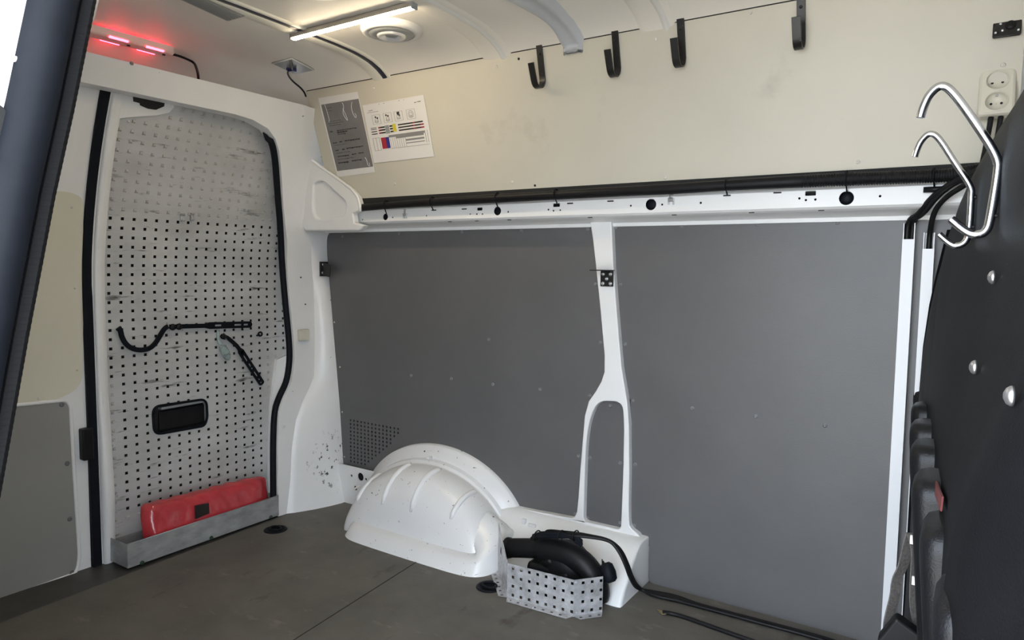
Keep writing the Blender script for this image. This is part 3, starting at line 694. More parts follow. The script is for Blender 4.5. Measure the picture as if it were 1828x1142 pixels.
# round roof lamps
def roof_lamp(c, label, grp):
    t = thing('roof_lamp', c, label, 'lamp')
    MB().lathe([(.093, .008), (.092, -.004), (.088, -.012), (.080, -.016), (.070, -.016), (.069, -.014)], c, (0, 0, 1), 48, False).build('trim_ring', LAMPW, t)
    MB().lathe([(.0695, -.014), (.068, -.0165), (.045, -.020), (.043, -.019)], c, (0, 0, 1), 48, False).build('grey_ring', LAMPG, t)
    MB().lathe([(.044, -.019), (.042, -.024), (.034, -.026), (.022, -.018), (.020, -.016)], c, (0, 0, 1), 48, False).build('reflector', LAMPM, t)
    MB().lathe([(.021, -.016), (.019, -.0185), (.001, -.019)], c, (0, 0, 1), 32, False).build('lens', LAMPG, t)
c = onC(699, 61, .016); c[2] = zceil(c[0], c[1])-.002
roof_lamp(c, 'round white roof lamp with a grey ring beside the lit strip light', None)
c2 = onC(565, -26, .01); c2[2] = zceil(c2[0], c2[1])-.002
roof_lamp(c2, 'round roof lamp at mid-roof, mostly cut off from view', None)
# red third brake light housing at the rear of the roof
A, B = onC(190, 70, .025), onC(308, 103, .025)
A = np.array([A[0]*.5+B[0]*.5, A[1], 0]); B = np.array([A[0], B[1], 0])
zc = min(zceil(A[0]-.02, 1.3), 1.70)-.006
t = thing('brake_light', ((A[0]+B[0])/2, (A[1]+B[1])/2, zc), 'white brake light housing glowing red at the rear of the roof', 'brake light')
L_ = B[1]-A[1]; ym = (A[1]+B[1])/2
rows = []
for ins, dz in ((0, .012), (0, -.004), (.003, -.009), (.010, -.012)):
    rows.append([(A[0]+u, ym+v, zc+dz) for u, v in rrect(-.031+ins, .031-ins, -L_/2-.12+ins, L_/2-ins, .028-ins*.9, 6)])
m = MB().loft(rows, True); m.add(rows[-1], [tuple(range(len(rows[-1])))]); m.build('housing', CEIL, t)
for sy in (.0, .115):
    for sx in (-1, 1):
        yy = ym+L_/2-.16+sy-.05
        MB().box((A[0]+sx*.0272, yy+.02, zc-.0098), (.006, .058, .004), Matrix.Rotation(-sx*.7, 3, 'Y')).build('red_led', REDLED, t)
    MB().lathe([(.005, 0), (.005, .003)], (A[0], ym+L_/2-.115+sy-.03, zc-.0145), (0, 0, 1), 12).build('screw_hole', DARK, t)
e = np.array([A[0]-.0, ym+L_/2, zc-.004])
k1 = onC(335, 106, .012); k2 = onC(347, 112, .014); lt = onXf(354, 134, lambda z: xframe(z)-.03)
MB().tube(smooth_poly([e-[0, .004, 0], e+[.003, .02, 0], k1, k2, (k2*.4+lt*.6)+[0, 0, .004], lt, lt-[0, 0, .03]], 2), .0042, 8).build('cable', BLACK, t)
# ceiling grille
vp = [onC(x, y, .001) for x, y in ((318, -8), (406, 33), (437, 24), (362, -8))]
t = thing('roof_vent', (vp[0]+vp[2])/2, 'dark grey recessed grille in the roof liner', 'vent')
MB().add([p-[0, 0, .004] for p in vp]+[p+[0, 0, .004] for p in vp], [(0, 1, 2, 3), (0, 4, 5, 1), (1, 5, 6, 2), (2, 6, 7, 3), (3, 7, 4, 0)]).build('backing', VENT, t)
for k in range(1, 7):
    f = k/7; p = vp[0]*(1-f)+vp[3]*f; q = vp[1]*(1-f)+vp[2]*f
    MB().strip([p-[0, 0, .006], q-[0, 0, .006]], .0022, .004, (1, 0, 0)).build('slat', LAMPG, t)
for k, (i, j) in enumerate(((0, 1), (1, 2), (2, 3))): MB().strip([vp[i]-[0, 0, .005], vp[j]-[0, 0, .005]], .004, .005, (0, 0, 1)).build('frame', LAMPG, t)
# open hatch with blue connector and cable
hp = [onC(x, y, .001) for x, y in ((485, 112), (521, 103), (561, 124), (527, 132))]
t = thing('wiring_hatch', (hp[0]+hp[2])/2, 'open diamond-shaped cut-out with blue connector and loose cable', 'wiring')
MB().add([p-[0, 0, .002] for p in hp]+[p+[0, 0, .004] for p in hp], [(0, 1, 2, 3), (0, 4, 5, 1), (1, 5, 6, 2), (2, 6, 7, 3), (3, 7, 4, 0)]).build('cut_out', LAMPG, t)
for i, j in ((1, 2), (0, 1)): MB().tube([hp[i]-[0, 0, .003], hp[j]-[0, 0, .003]], .002, 6).build('cut_edge', LAMPW, t)
q = onC(523, 125, .012); MB().box(q, (.022, .016, .012)).box(q+[-.012, -.012, .002], (.010, .010, .010)).build('connector', BLUEC, t, bevel=.002)
q1 = onC(517, 107, .004); MB().tube([q1+[0, 0, .004], (q1+q)/2-[0, 0, .006], q], .004, 8).build('stub', VENT, t)
cpts = [onC(515, 125, .016), onC(513, 133, .018), onC(522, 145, .016), onC(535, 155, .012), onYf(543, 164, lambda z: yup(z)-.006), onYf(546, 172, lambda z: yup(z)+.01)]
MB().tube(smooth_poly(cpts, 2), .0034, 8).build('cable', BLACK, t)

# ================================================================== THINGS ON THE UPPER BOARD
def bar_hook(x, y, label):
    top = onYf(x, y, lambda z: yup(z)-.004); X = top[0]
    t = thing('bar_hook', top, label, 'hook', 'black flat bar hooks along the top of the beige board')
    zb = {0: 0}; P = []
    ln = .112
    for k in range(8): z = 1.668-ln*k/7*.98; P.append((X, yup(z)-.004, z))
    y0 = P[-1][1]; z0 = P[-1][2]; R_ = .026
    for k in range(1, 9): th = math.pi*k/9; P.append((X, y0-R_+R_*math.cos(th), z0-R_*1.1*math.sin(th)))
    for k in range(5): P.append((X, y0-2*R_-.003-.0035*k, z0+.001+.0085*k))
    MB().strip(P, .0205, .004, (1, 0, 0)).build('bar', BPAINT, t, bevel=.0008)
    rivet((X, yup(1.63)-.007, 1.63), NU, t, .004, BPAINT, 'screw')
bar_hook(963, 88, 'black flat bar hook next to the grey steel roof bow, towards the taped papers')
bar_hook(1098, 62, 'black flat bar hook next to the grey steel roof bow, towards the socket')
bar_hook(1215, 42, 'third black flat bar hook counted from the taped papers')
bar_hook(1430, 2, 'black flat bar hook standing apart, nearest the wall socket')
# papers
def paper_map(c4):
    P = [onYf(x, y, lambda z: yup(z)-.0015) for x, y in c4]
    return lambda u, v, o=0: (1-v)*((1-u)*P[0]+u*P[1])+v*((1-u)*P[3]+u*P[2])+np.array([0, -.97, -.24])*o
def quad(mp, u0, u1, v0, v1, o=.0006, sk=0):
    p = [mp(u0, v0, o), mp(u1, v0, o), mp(u1, v1, o), mp(u0, v1, o)]; q = [mp(u0, v0, o-.0006), mp(u1, v0, o-.0006), mp(u1, v1, o-.0006), mp(u0, v1, o-.0006)]
    return p+q, [(0, 1, 2, 3), (7, 6, 5, 4), (0, 4, 5, 1), (1, 5, 6, 2), (2, 6, 7, 3), (3, 7, 4, 0)]
z7 = lambda L_: [(560+a/7.136, 160+b_/7.136) for a, b_ in L_]
pm = paper_map(z7([(58, 108), (560, 25), (782, 1052), (303, 1112)]))
t = thing('document_sheet', pm(.5, .5), 'laminated dark grey printed sheet taped to the beige board', 'paper')
MB().add(*quad(pm, 0, 1, 0, 1, .0004)).build('sheet', PAPER, t)
MB().add(*quad(pm, .035, .985, .085, .925, .0009)).build('print', PRINTG, t)
m = MB()
for v, u0, u1, h in ((.135, .12, .30, .006), (.17, .12, .28, .006), (.30, .10, .45, .007), (.325, .10, .5, .007), (.352, .12, .42, .006), (.42, .10, .18, .02), (.42, .28, .80, .012), (.44, .28, .55, .02), (.47, .28, .50, .010), (.565, .10, .22, .014), (.56, .28, .36, .014), (.557, .42, .82, .014), (.66, .12, .22, .014), (.657, .30, .38, .014), (.652, .42, .86, .014),
                    (.74, .14, .45, .012), (.735, .52, .64, .012), (.732, .70, .84, .012), (.82, .12, .40, .014), (.815, .48, .75, .014), (.70, .12, .5, .005), (.60, .12, .45, .005), (.78, .12, .55, .005)):
    n = max(1, int((u1-u0)/.06))
    for k in range(n):
        a = u0+(u1-u0)*k/n; m.add(*quad(pm, a, a+(u1-u0)/n*.82, v, v+h*random.uniform(.7, 1.2), .0014))
m.build('text_lines', INK, t)['kind'] = 'stuff'
for pts in ([(.13, .09), (.15, .16), (.15, .22), (.16, .28), (.13, .31)], [(.58, .10), (.60, .15), (.53, .22), (.58, .30), (.62, .33), (.60, .25), (.56, .17)], [(.82, .11), (.77, .17), (.78, .25), (.82, .31), (.85, .29), (.83, .25)], [(.84, .80), (.87, .84), (.86, .90), (.92, .92), (.91, .87)]):
    MB().tube([pm(u, v, .0016) for u, v in smooth_poly(pts, 2)], .0011, 6).build('film_crease_glare', CREASE_GLARE, t)  # pale ridges drawn where light glints on the film's wrinkles
pm = paper_map(z7([(625, 200), (1400, 65), (1536, 850), (772, 935)]))
t = thing('chart_sheet', pm(.5, .5), 'white sheet with coloured wiring chart taped beside the dark printed sheet', 'paper')
MB().add(*quad(pm, 0, 1, 0, 1, .0008)).build('sheet', PAPER, t)
def marks(name, L_, mt, o=.0013):
    m = MB()
    for q in L_: m.add(*quad(pm, *q, o))
    m.build(name, mt, t)['kind'] = 'stuff'
marks('title_lines', [(.08, .12, .105, .115), (.125, .15, .10, .112), (.05, .24, .135, .142), (.27, .285, .02, .03), (.35, .365, .02, .03), (.60, .615, .02, .03), (.68, .69, .02, .03), (.84, .87, .09, .105), (.88, .895, .085, .098), (.90, .94, .085, .10)], INKG)
fr_ = []
for u in (.12, .31, .49, .69):
    for q in ((u, u+.135, .19, .1935), (u, u+.135, .345, .3485), (u, u+.003, .19, .345), (u+.132, u+.135, .19, .345), (u+.04, u+.09, .29, .296), (u+.03, u+.1, .31, .316)): fr_.append(q)
marks('diagram_frames', fr_, INKG)
dots = []
for u, v in ((.165, .215), (.195, .235), (.345, .21), (.375, .225), (.535, .20), (.555, .20), (.535, .225), (.555, .23), (.56, .245)): dots.append((u, u+.022, v, v+.028))
marks('diagram_dots', dots, INK)
m = MB()
for u, v, r in ((.185, .29, .03), (.375, .29, .03), (.555, .28, .03), (.757, .268, .045), (.757, .268, .025)): m.tube([pm(u+r*math.cos(k*.5236)*.9, v+r*1.3*math.sin(k*.5236), .0014) for k in range(13)], .0006, 5)
m.build('diagram_rings', INKG, t)['kind'] = 'stuff'
bk = [(.06, .16, .40, .41), (.06, .16, .425, .435), (.06, .16, .46, .475), (.06, .16, .50, .515)]
for v in (.40, .445, .492): bk += [(.19, .30, v, v+.025), (.38, .44, v, v+.025), (.52, .92, v, v+.022)]
marks('chart_bars', bk, INK)
marks('chart_red', [(.19, .22, v, v+.02) for v in (.40, .445, .492)]+[(.76, .79, v, v+.02) for v in (.40, .445, .492)]+[(.88, .93, v, v+.02) for v in (.445, .492)]+[(.20, .285, .585, .775)], INKR, .0017)
marks('chart_yellow', [(.43, .485, .385, .51)], INKY, .0018)
marks('chart_pale', [(.305, .37, .39, .53)], LAMPG, .0015)
marks('chart_blue', [(.28, .335, .585, .775)], INKB, .0019)
tb_ = [(.06, .17, .575, .58), (.06, .17, .79, .795), (.06, .064, .575, .79), (.115, .119, .575, .79), (.17, .174, .575, .79), (.335, .92, .56, .60), (.45, .90, .60, .63), (.60, .90, .66, .69), (.60, .90, .72, .735), (.335, .97, .785, .79), (.925, .93, .555, .76), (.96, .964, .555, .76)]
tb_ += [(.355+.035*k, .358+.035*k, .62, .785) for k in range(8)]
marks('table_lines', tb_, INKG)
# socket
f4 = lambda L_, o: [onYf(x, y, lambda z: yup(z)-o) for x, y in L_]
sc = onYf(1779, 171, yup); RT = Matrix.Rotation(-math.atan(.25), 3, 'X')
t = thing('wall_socket', sc, 'ivory double power socket on the beige board', 'socket')
def loc(c, dx, dz, o): return Vector(c.tolist())+RT@Vector((dx, -o, dz))
rows = []
for ins, o in ((0, 0), (0, .018), (.002, .023), (.006, .026)): rows.append([loc(sc, u, v, o) for u, v in rrect(-.034+ins, .034-ins, -.054+ins, .054-ins, .007, 4)])
cups = [circ(0, .0245, .0205, 24), circ(0, -.0245, .0205, 24)]
m = MB().loft(rows, True, False)
m.sheet(rrect(-.028, .028, -.048, .048, .007, 4), cups, lambda u, v, tt: loc(sc, u, v, .026-tt), .001)
m.build('body', IVORY, t)
for s_ in (1, -1):
    c = loc(sc, 0, .0245*s_, .026); ax_ = RT@Vector((0, -1, 0))
    cu = MB().lathe([(.0207, 0), (.0195, -.013), (.001, -.0135)], c, ax_, 24, False).build('cup', IVORY, t)
    MB().lathe([(.0225, -.0005), (.0225, .0015), (.0205, .0012), (.0203, -.002)], c, ax_, 24, False).build('cup_rim', IVORY, t)
    for d in (-.0095, .0095): MB().lathe([(.0027, 0), (.0027, .0008)], loc(sc, d, .0245*s_, .013), ax_, 10).build('pin_hole', DARK, cu)
    for d in (-.018, .018): MB().box(loc(sc, 0, .0245*s_+d, .016), (.005, .006, .003), RT).build('earth_clip', ZINC, cu)
for d in (-.008, .010):
    m = MB(); a = loc(sc, d, -.054, .010); p = [a, loc(sc, d-.002, -.08, .008), loc(sc, d-.006, -.12, .006), loc(sc, d-.012, -.17, .006), loc(sc, d-.02, -.22, .01)]; m.tube(smooth_poly(p, 1), .0055, 8); m.build('cable', BLACK, t)
# black control plate
pc = onYf(1798, 46, yup); t = thing('control_plate', pc, 'small black plate with knobs above the wall socket', 'plate')
rows = [[loc(pc, u, v, o) for u, v in rrect(-.0255+ins, .0255-ins, -.026+ins, .026-ins, .004, 3)] for ins, o in ((0, 0), (0, .003), (.001, .004))]
m = MB().loft(rows, True); m.add(rows[-1], [tuple(range(len(rows[-1])))]); m.build('plate', BPAINT, t)
MB().lathe([(.010, 0), (.009, .004), (.001, .0045)], loc(pc, .006, -.002, .004), RT@Vector((0, -1, 0)), 20, False).build('knob', BLACK, t)
for dx_, dz_ in ((-.02, -.015), (.02, .015), (.02, -.015), (-.008, -.012), (-.012, .004)): rivet(loc(pc, dx_, dz_, .004), NU, t, .003, ZINC, 'screw')

# ================================================================== CONDUIT AND CABLES ON THE RAIL
CYY = 1.932
cc = [(640, 371, 6.5), (700, 366, 6), (760, 361.5, 7), (820, 358, 7.5), (880, 354.5, 8), (960, 350, 8), (1040, 345.5, 8.5), (1120, 341, 9), (1200, 337, 9.5), (1300, 330.5, 10), (1400, 325, 11), (1500, 320, 12), (1600, 316.5, 12), (1690, 313, 12), (1740, 305, 12), (1790, 290, 12)]
P = []; Rr = []
xs_ = np.concatenate([np.linspace(640, 1430, 60), np.linspace(1432, 1790, 300)])
for i, x in enumerate(xs_):
    y = np.interp(x, [c[0] for c in cc], [c[1] for c in cc]); r = np.interp(x, [c[0] for c in cc], [c[2] for c in cc])
    p = onY(x, y, CYY); depth = -(ROT.T@(p-CAM))[2]; rr = r*depth/FPX
    if x > 1430: rr *= 1.04 if i % 4 < 2 else .93
    P.append(p); Rr.append(rr)
t = thing('cable_conduit', P[40], 'black corrugated cable conduit lying along the top of the white rail', 'conduit')
MB().tube(P, Rr, 12).build('conduit', BLACK, t)
for x, y, ye in ((690, 366, 385), (772, 360, 374), (888, 353, 372), (993, 347, 362), (1297, 331, 347), (1511, 319, 344), (1667, 313, 335)):
    p = onY(x, y, CYY); q = onY(x+1, ye, RY-.004); r = .0195 if x > 1400 else .0165
    m = MB().tube([p+np.array([0, -math.cos(a_)*r, math.sin(a_)*r]) for a_ in np.linspace(-.9, 2.3, 14)], .0022, 6)
    m.tube([p+np.array([0, -math.cos(-.9)*r, math.sin(-.9)*r]), (p+q)/2+[0, -.008, 0], q], .002, 6)
    m.build('cable_tie', RUBBER, t)
p = onY(1666, 338, RY-.01); MB().tube([p+[-.02, 0, 0], p+[.03, 0, 0]], .007, 10).build('tie_anchor', BLACK, t)
def cable(name, pts, r, label, group=None, m_=None, it=2):
    q = [np.array(p, float) for p in pts]; o = MB().tube(smooth_poly(q, it), r, 8).build(name, m_ or BLACK)
    return tag(o, label, 'cable', group)
# trunking on the wall and its cables
def duct(xl, xr, ytop, label, cabs):
    a = onY(xl, ytop, 2.012); b2 = onY(xr, ytop, 2.012); x0, x1, zt = a[0], b2[0], a[2]
    t = thing('cable_trunking', ((x0+x1)/2, 2.03, 0), label, 'trunking')
    MB().box(((x0+x1)/2, 2.0125, zt/2), (x1-x0, .002, zt)).build('cover', WPLAST, t)
    zt2 = zt+.04
    m = MB().box(((x0+x1)/2, 2.039, zt2/2), (x1-x0-.003, .002, zt2)).box((x0+.0016, 2.026, zt2/2), (.002, .026, zt2-.0)).box((x1-.0016, 2.026, zt2/2), (.002, .026, zt2))
    m.build('channel', WPLAST, t)
    return x0, x1, zt
x0, x1, zt = duct(1611, 1633, 427, 'white plastic cable trunking on the grey board, clear of the bulkhead', None)
y0_, y1_, zt_b = duct(1647, 1668, 444, 'white plastic cable trunking partly behind the black bulkhead', None)
s0 = onY(1735, 318, 1.93); 
tp = thing('cable_pair', s0, 'pair of thick black cables curving from the conduit into the outer white trunking', 'cable')
for k, (dx_, r) in enumerate(((-.005, .0065), (.006, .0060))):
    xm = (x0+x1)/2+dx_
    MB().tube(smooth_poly([np.array(p, float) for p in [(xm, 2.028, zt-.1), (xm, 2.027, zt+.01), (xm+.002, 2.02, zt+.05), onY(1640+k*8, 383, 1.985-.01*k), onY(1662+k*9, 352, 1.94-.008*k), onY(1695+k*6, 328, 1.92), onY(1730, 312+k*6, 1.90), onY(1775, 285+k*8, 1.88)]], 2), r, 8).build('strand', BLACK, tp)
xm = (y0_+y1_)/2
cable('power_cable', [(xm, 2.026, zt_b-.1), (xm, 2.025, zt_b+.01), (xm+.001, 2.018, zt_b+.05), onY(1668, 375, 1.96), onY(1690, 350, 1.92), onY(1720, 332, 1.90), onY(1770, 300, 1.87)], .0062, 'black cable curving into the trunking partly behind the bulkhead')

# ================================================================== CHROME HOOKS ON THE BULKHEAD
def wire_hook(px, Y, r, label):
    P = [onY(x, y, Y) for x, y in px]
    t = thing('wire_hook', P[len(P)//2], label, 'hook')
    MB().tube(smooth_poly(P, 3), r, 14).build('wire', CHROME, t)
    for v in (P[7], P[8]):
        Xs = xb(Y, v[2])+.004
        MB().tube([(v[0], Y, v[2]), (max(Xs, v[0]+.004), Y, v[2])], .003, 8).build('stud', BLACK, t)
wire_hook([(1643, 210), (1648, 192), (1659, 168), (1680, 150), (1700, 162), (1742, 220), (1783, 283), (1781, 310), (1769, 385), (1762, 414), (1742, 420), (1722, 412), (1697, 391)], 1.16, .0058, 'large bright chrome wire hook on the bulkhead with its shank standing clear')
wire_hook([(1633, 280), (1637, 267), (1645, 250), (1660, 236), (1676, 245), (1704, 290), (1735, 334), (1734, 352), (1731, 405), (1726, 432), (1708, 440), (1694, 434), (1676, 418)], 1.345, .0050, 'chrome wire hook on the bulkhead, closer to the white trunking')

# ================================================================== THINGS ON THE REAR DOOR
def onD(x, y, o=0): return onXf(x, y, lambda z: xdoor(z)+o)
# steel tray
TX = .135
a = onX(227, 972.5, TX); b_ = onX(497, 884, TX); zt = (a[2]+b_[2])/2; yl, yrr = a[1], b_[1]; zb = max(.006, onX(229, 1016, TX)[2])
t = thing('door_tray', (TX-.05, (yl+yrr)/2, zb), 'open galvanised steel tray bolted along the foot of the perforated door', 'tray')
D = TX-.008
MB().box((TX, (yl+yrr)/2, (zt+zb)/2), (.002, yrr-yl, zt-zb)).build('front_panel', TRAYM, t)
MB().box((TX-D/2, yl, (zt+zb)/2), (D, .002, zt-zb)).build('end_panel', TRAYM, t)
MB().box((TX-D/2, yrr, (zt+zb)/2), (D, .002, zt-zb)).build('end_panel', TRAYM, t)
MB().box((TX-D/2, (yl+yrr)/2, zb+.001), (D, yrr-yl, .002)).build('bottom_panel', TRAYM, t)
MB().box((.006, (yl+yrr)/2, zb+.03), (.002, yrr-yl, .06)).build('back_panel', TRAYM, t)
MB().tube([(TX, yl, zt), (TX, yrr, zt)], .0022, 8).build('rolled_edge', TRAYM, t)
for p in ((253.5, 1004), (377, 959.6), (483, 922.7)):
    q = onX(*p, TX+.001); MB().lathe([(.007, 0), (.007, .003), (.004, .005), (.001, .0052)], q, (1, 0, 0), 12, False).build('bolt', GREENB, t)
# red bag
bx = .085
pL, pR = onX(258, 925, bx), onX(474, 862, bx); zlow = zb+.004
t = thing('red_package', (bx, (pL[1]+pR[1])/2, zlow), 'folded red package in clear wrap lying in the steel tray', 'package')
rows = []; n = 26; M_ = 34
ztl = onX(258, 902, bx+.0)[2]; ztr = onX(470, 849, bx)[2]
random.seed(3)
for i in range(M_+1):
    f = i/M_; y = pL[1]-.008+(pR[1]-pL[1]+.016)*f
    e_ = min(1, (f*M_/1.6)**.5 if f*M_ < 1.6 else 1, ((1-f)*M_/5)**.6 if (1-f)*M_ < 5 else 1); e_ = max(e_, .12)
    ztp = ztl+(ztr-ztl)*f; zc_ = (ztp+zlow)/2; hh = (ztp-zlow)/2*(.85+.15*e_); tw = .036*e_
    r = []
    for k in range(n):
        a_ = 2*math.pi*k/n; ca, sa = math.cos(a_), math.sin(a_)
        sx = math.copysign(abs(ca)**.55, ca); sz = math.copysign(abs(sa)**.55, sa)
        wr = .003*math.sin(19*f*3+k*1.7)+.0022*math.sin(47*f+k*.9)+random.uniform(-.003, .003)
        lean_ = -.012*sz
        r.append((bx+sx*(tw+wr)+lean_, y+random.uniform(-.0015, .0015), zc_+sz*(hh+wr*.6)))
    rows.append(r)
MB().loft(rows, True, True, True).build('wrap', REDBAG, t, subsurf=1)
q0, q1, q2, q3 = [onX(x, y, bx+.044) for x, y in ((349, 903), (373, 898), (374, 916), (350, 926))]
MB().add([q0, q1, q2, q3]+[p-[.006, 0, 0] for p in (q0, q1, q2, q3)], [(0, 1, 2, 3), (0, 4, 5, 1), (1, 5, 6, 2), (2, 6, 7, 3), (3, 7, 4, 0)]).build('patch', BLABEL, t)
random.seed(5)
# rubber straps
z6 = lambda a, b_: (180+a/5.7125, 540+b_/5.7125)
def strap(pts, w_, label, slots=None, clip=None):
    P = [onD(*z6(*p), .010) for p in pts]; c = P[len(P)//2]
    t = thing('rubber_strap', c, label, 'strap')
    return t, P
pts = [(180, 255), (205, 290), (215, 350), (255, 420), (320, 470), (410, 488), (500, 470), (560, 415), (610, 330), (650, 265), (690, 240)]
t, P = strap(pts, .02, 'black rubber strap hanging in a loop and running on level across the perforated door')
Q = smooth_poly(P, 2)
rows = []
for i, p in enumerate(Q):
    tt = Q[min(i+1, len(Q)-1)]-Q[max(i-1, 0)]; tt /= np.linalg.norm(tt); nn = np.cross(tt, [1, 0, 0]); nn /= np.linalg.norm(nn)
    w_ = .0085 if i > 3 else .010
    rows.append([p+nn*w_*a_+np.array([b2, 0, 0]) for a_, b2 in ((-1, -.003), (-.8, .004), (.8, .004), (1, -.003), (.8, -.006), (-.8, -.006))])
MB().loft(rows, True, False, True).build('loop', RUBBER, t, bevel=.001)
def slotted(P4, L_slots, w0, w1, name, t):
    a, b2 = P4; ax_ = b2-a; ln = np.linalg.norm(ax_); ax_ = ax_/ln; nn = np.cross(ax_, [1, 0, 0]); nn /= np.linalg.norm(nn)
    st0 = L_slots[0][0]-.02/ln
    out = [(0, -w0), (st0-.06, -w0), (st0, -w1), (.97, -w1), (.99, -w1*.7), (1.0, -w1*.2), (1.0, w1*.2), (.99, w1*.7), (.97, w1), (st0, w1), (st0-.06, w0), (0, w0)]
    out = [(u*ln, v) for u, v in out]
    hs = [rrect(s0*ln, s1*ln, -.0035, .0035, .0034, 3) for s0, s1 in L_slots]
    return MB().sheet(out, hs, lambda u, v, tt: a+ax_*u+nn*v+np.array([.004-tt, 0, 0]), .006).build(name, RUBBER, t)
a = onD(*z6(700, 246), .010); b2 = onD(*z6(1537, 222), .010)
slotted((a, b2), [(.52, .61), (.765, .865), (.885, .955)], .0078, .0125, 'slotted_end', t)
for x, y in ((735, 250), (800, 246)):
    q = onD(*z6(x, y), .014); MB().lathe([(.011, -.006), (.012, 0), (.010, .005), (.001, .006)], q, (1, 0, 0), 16, False).build('stud', BLACK, t)
for x in (688, 820):
    q = onD(*z6(x, 245), .012); MB().tube([q+np.array([math.cos(k*.785)*.004, math.cos(k*.785+1.57)*.005, math.sin(k*.785)*.014]) for k in range(8)], .0014, 6).build('wire_ring', ZINC, t)
t2 = thing('rubber_strap', onD(*z6(1400, 450), .01), 'short black rubber strap hanging slantwise on the perforated door, slots in its end', 'strap')
P = [onD(*z6(*p), .012) for p in ((1235, 345), (1280, 345), (1340, 395), (1400, 450), (1440, 520))]
Q = smooth_poly(P, 2); rows = []
for i, p in enumerate(Q):
    tt = Q[min(i+1, len(Q)-1)]-Q[max(i-1, 0)]; tt /= np.linalg.norm(tt); nn = np.cross(tt, [1, 0, 0]); nn /= np.linalg.norm(nn)
    rows.append([p+nn*.0075*a_+np.array([b_, 0, 0]) for a_, b_ in ((-1, -.003), (-.8, .004), (.8, .004), (1, -.003), (.8, -.006), (-.8, -.006))])
MB().loft(rows, True, False, True).build('shank', RUBBER, t2)
slotted((onD(*z6(1425, 495), .012), onD(*z6(1645, 832), .012)), [(.12, .30), (.36, .54), (.60, .76), (.82, .97)], .0075, .0125, 'slotted_end', t2)
q = onD(*z6(1252, 345), .016); MB().lathe([(.010, -.008), (.0115, 0), (.009, .005), (.001, .006)], q, (1, 0, 0), 16, False).build('stud', BLACK, t2)
MB().tube([q+np.array([math.cos(k*.785)*.004, .007+math.cos(k*.785+1.57)*.005, math.sin(k*.785)*.014]) for k in range(8)], .0014, 6).build('wire_ring', ZINC, t2)
# clear plastic clip
q = [onD(*z6(x, y), .008) for x, y in ((1195, 275), (1195, 400), (1240, 470), (1290, 540), (1300, 580))]
t = thing('plastic_clip', q[2], 'clear plastic clip hanging beside the slanted rubber strap', 'clip')
MB().tube(smooth_poly([q[0], q[1], q[1]+[.01, .01, -.01]], 1), [.004, .006, .007, .007, .006][:len(smooth_poly([q[0], q[1], q[2]], 1))] if False else .0055, 10).build('stem', CLEAR, t)
rows = []
for f, (sx, sy) in ((0, (.004, .008)), (.2, (.012, .017)), (.5, (.016, .021)), (.8, (.013, .018)), (1, (.004, .008))):
    c = onD(*z6(1235+65*f, 420+170*f), .014); rows.append([c+np.array([math.cos(k*math.pi/7)*sx, math.sin(k*math.pi/7)*sy*.9, 0]) for k in range(14)])
MB().loft(rows, True, True, True).build('hook_body', CLEAR, t, subsurf=1)
# small black ring
q = onD(*z6(1622, 320), .006); t = thing('rubber_ring', q, 'small black rubber eyelet poking from the perforated door', 'eyelet')
MB().tube([q+np.array([.002, math.cos(k*math.pi/8)*.0085, math.sin(k*math.pi/8)*.0075]) for k in range(17)], .0035, 8).build('ring', RUBBER, t)
MB().tube([q+[0, -.008, -.004], q+[-.004, -.014, -.006]], .0035, 8).build('tail', RUBBER, t)
# two spring clips
for k, (x, y, lb_) in enumerate(((326, 389.5, 'small bright steel hanger clip set in the perforated door, the squarer of a pair'), (343, 388.5, 'small dull steel hanger clip set in the perforated door, the rounder of a pair'))):
    q = onD(x, y, .006); t = thing('hanger_clip', q, lb_, 'clip')
    MB().box(q, (.008, .017, .020)).build('clip_body', ZINC if k == 0 else TRAYM, t, bevel=.003)
    MB().tube([q+[.004, -.006, .013], q+[.009, -.006, .0], q+[.004, -.006, -.012]], .002, 6).build('spring', ZINC, t)
    MB().box(q+[.002, 0, .013], (.01, .015, .006)).build('clip_top', TRAYM, t, bevel=.002)

# ================================================================== THINGS ON THE PILLARS
q = onXf(540.5, 597.5, lambda z: xframe(z)+.010); t = thing('light_switch', q, 'ivory rocker light switch on the white corner pillar', 'switch')
RS = Matrix.Rotation(math.radians(-8), 3, 'Z')
MB().box(q+[.004, 0, 0], (.018, .046, .044), RS).build('housing', IVORY, t, bevel=.003)
MB().box(q+[.0145, -.008, 0], (.005, .022, .032), RS).build('rocker', IVORY, t, bevel=.002)
# bracket on the corner
q = onY(583, 479, 2.03); t = thing('angle_bracket', q, 'black steel angle bracket screwed to the corner pillar', 'bracket')
a0 = onX(571, 480, .104); a1 = onX(590, 480, .104); zt_ = onX(580, 467, .104)[2]; zb_ = onX(580, 493, .104)[2]
MB().box((.104, (a0[1]+a1[1])/2, (zt_+zb_)/2), (.006, a1[1]-a0[1], zt_-zb_)).build('base_plate', BPAINT, t, bevel=.001)
MB().box((.128, 2.012, (zt_+zb_)/2-.004), (.046, .004, .052), Matrix.Rotation(.12, 3, 'Y')).build('arm_plate', BPAINT, t, bevel=.001)
for u_, v_ in ((.2, .25), (.6, .2), (.25, .8), (.65, .75)): rivet((.108, a0[1]+(a1[1]-a0[1])*u_, zb_+(zt_-zb_)*v_), (1, 0, 0), t, .0055, ZINC, 'screw')
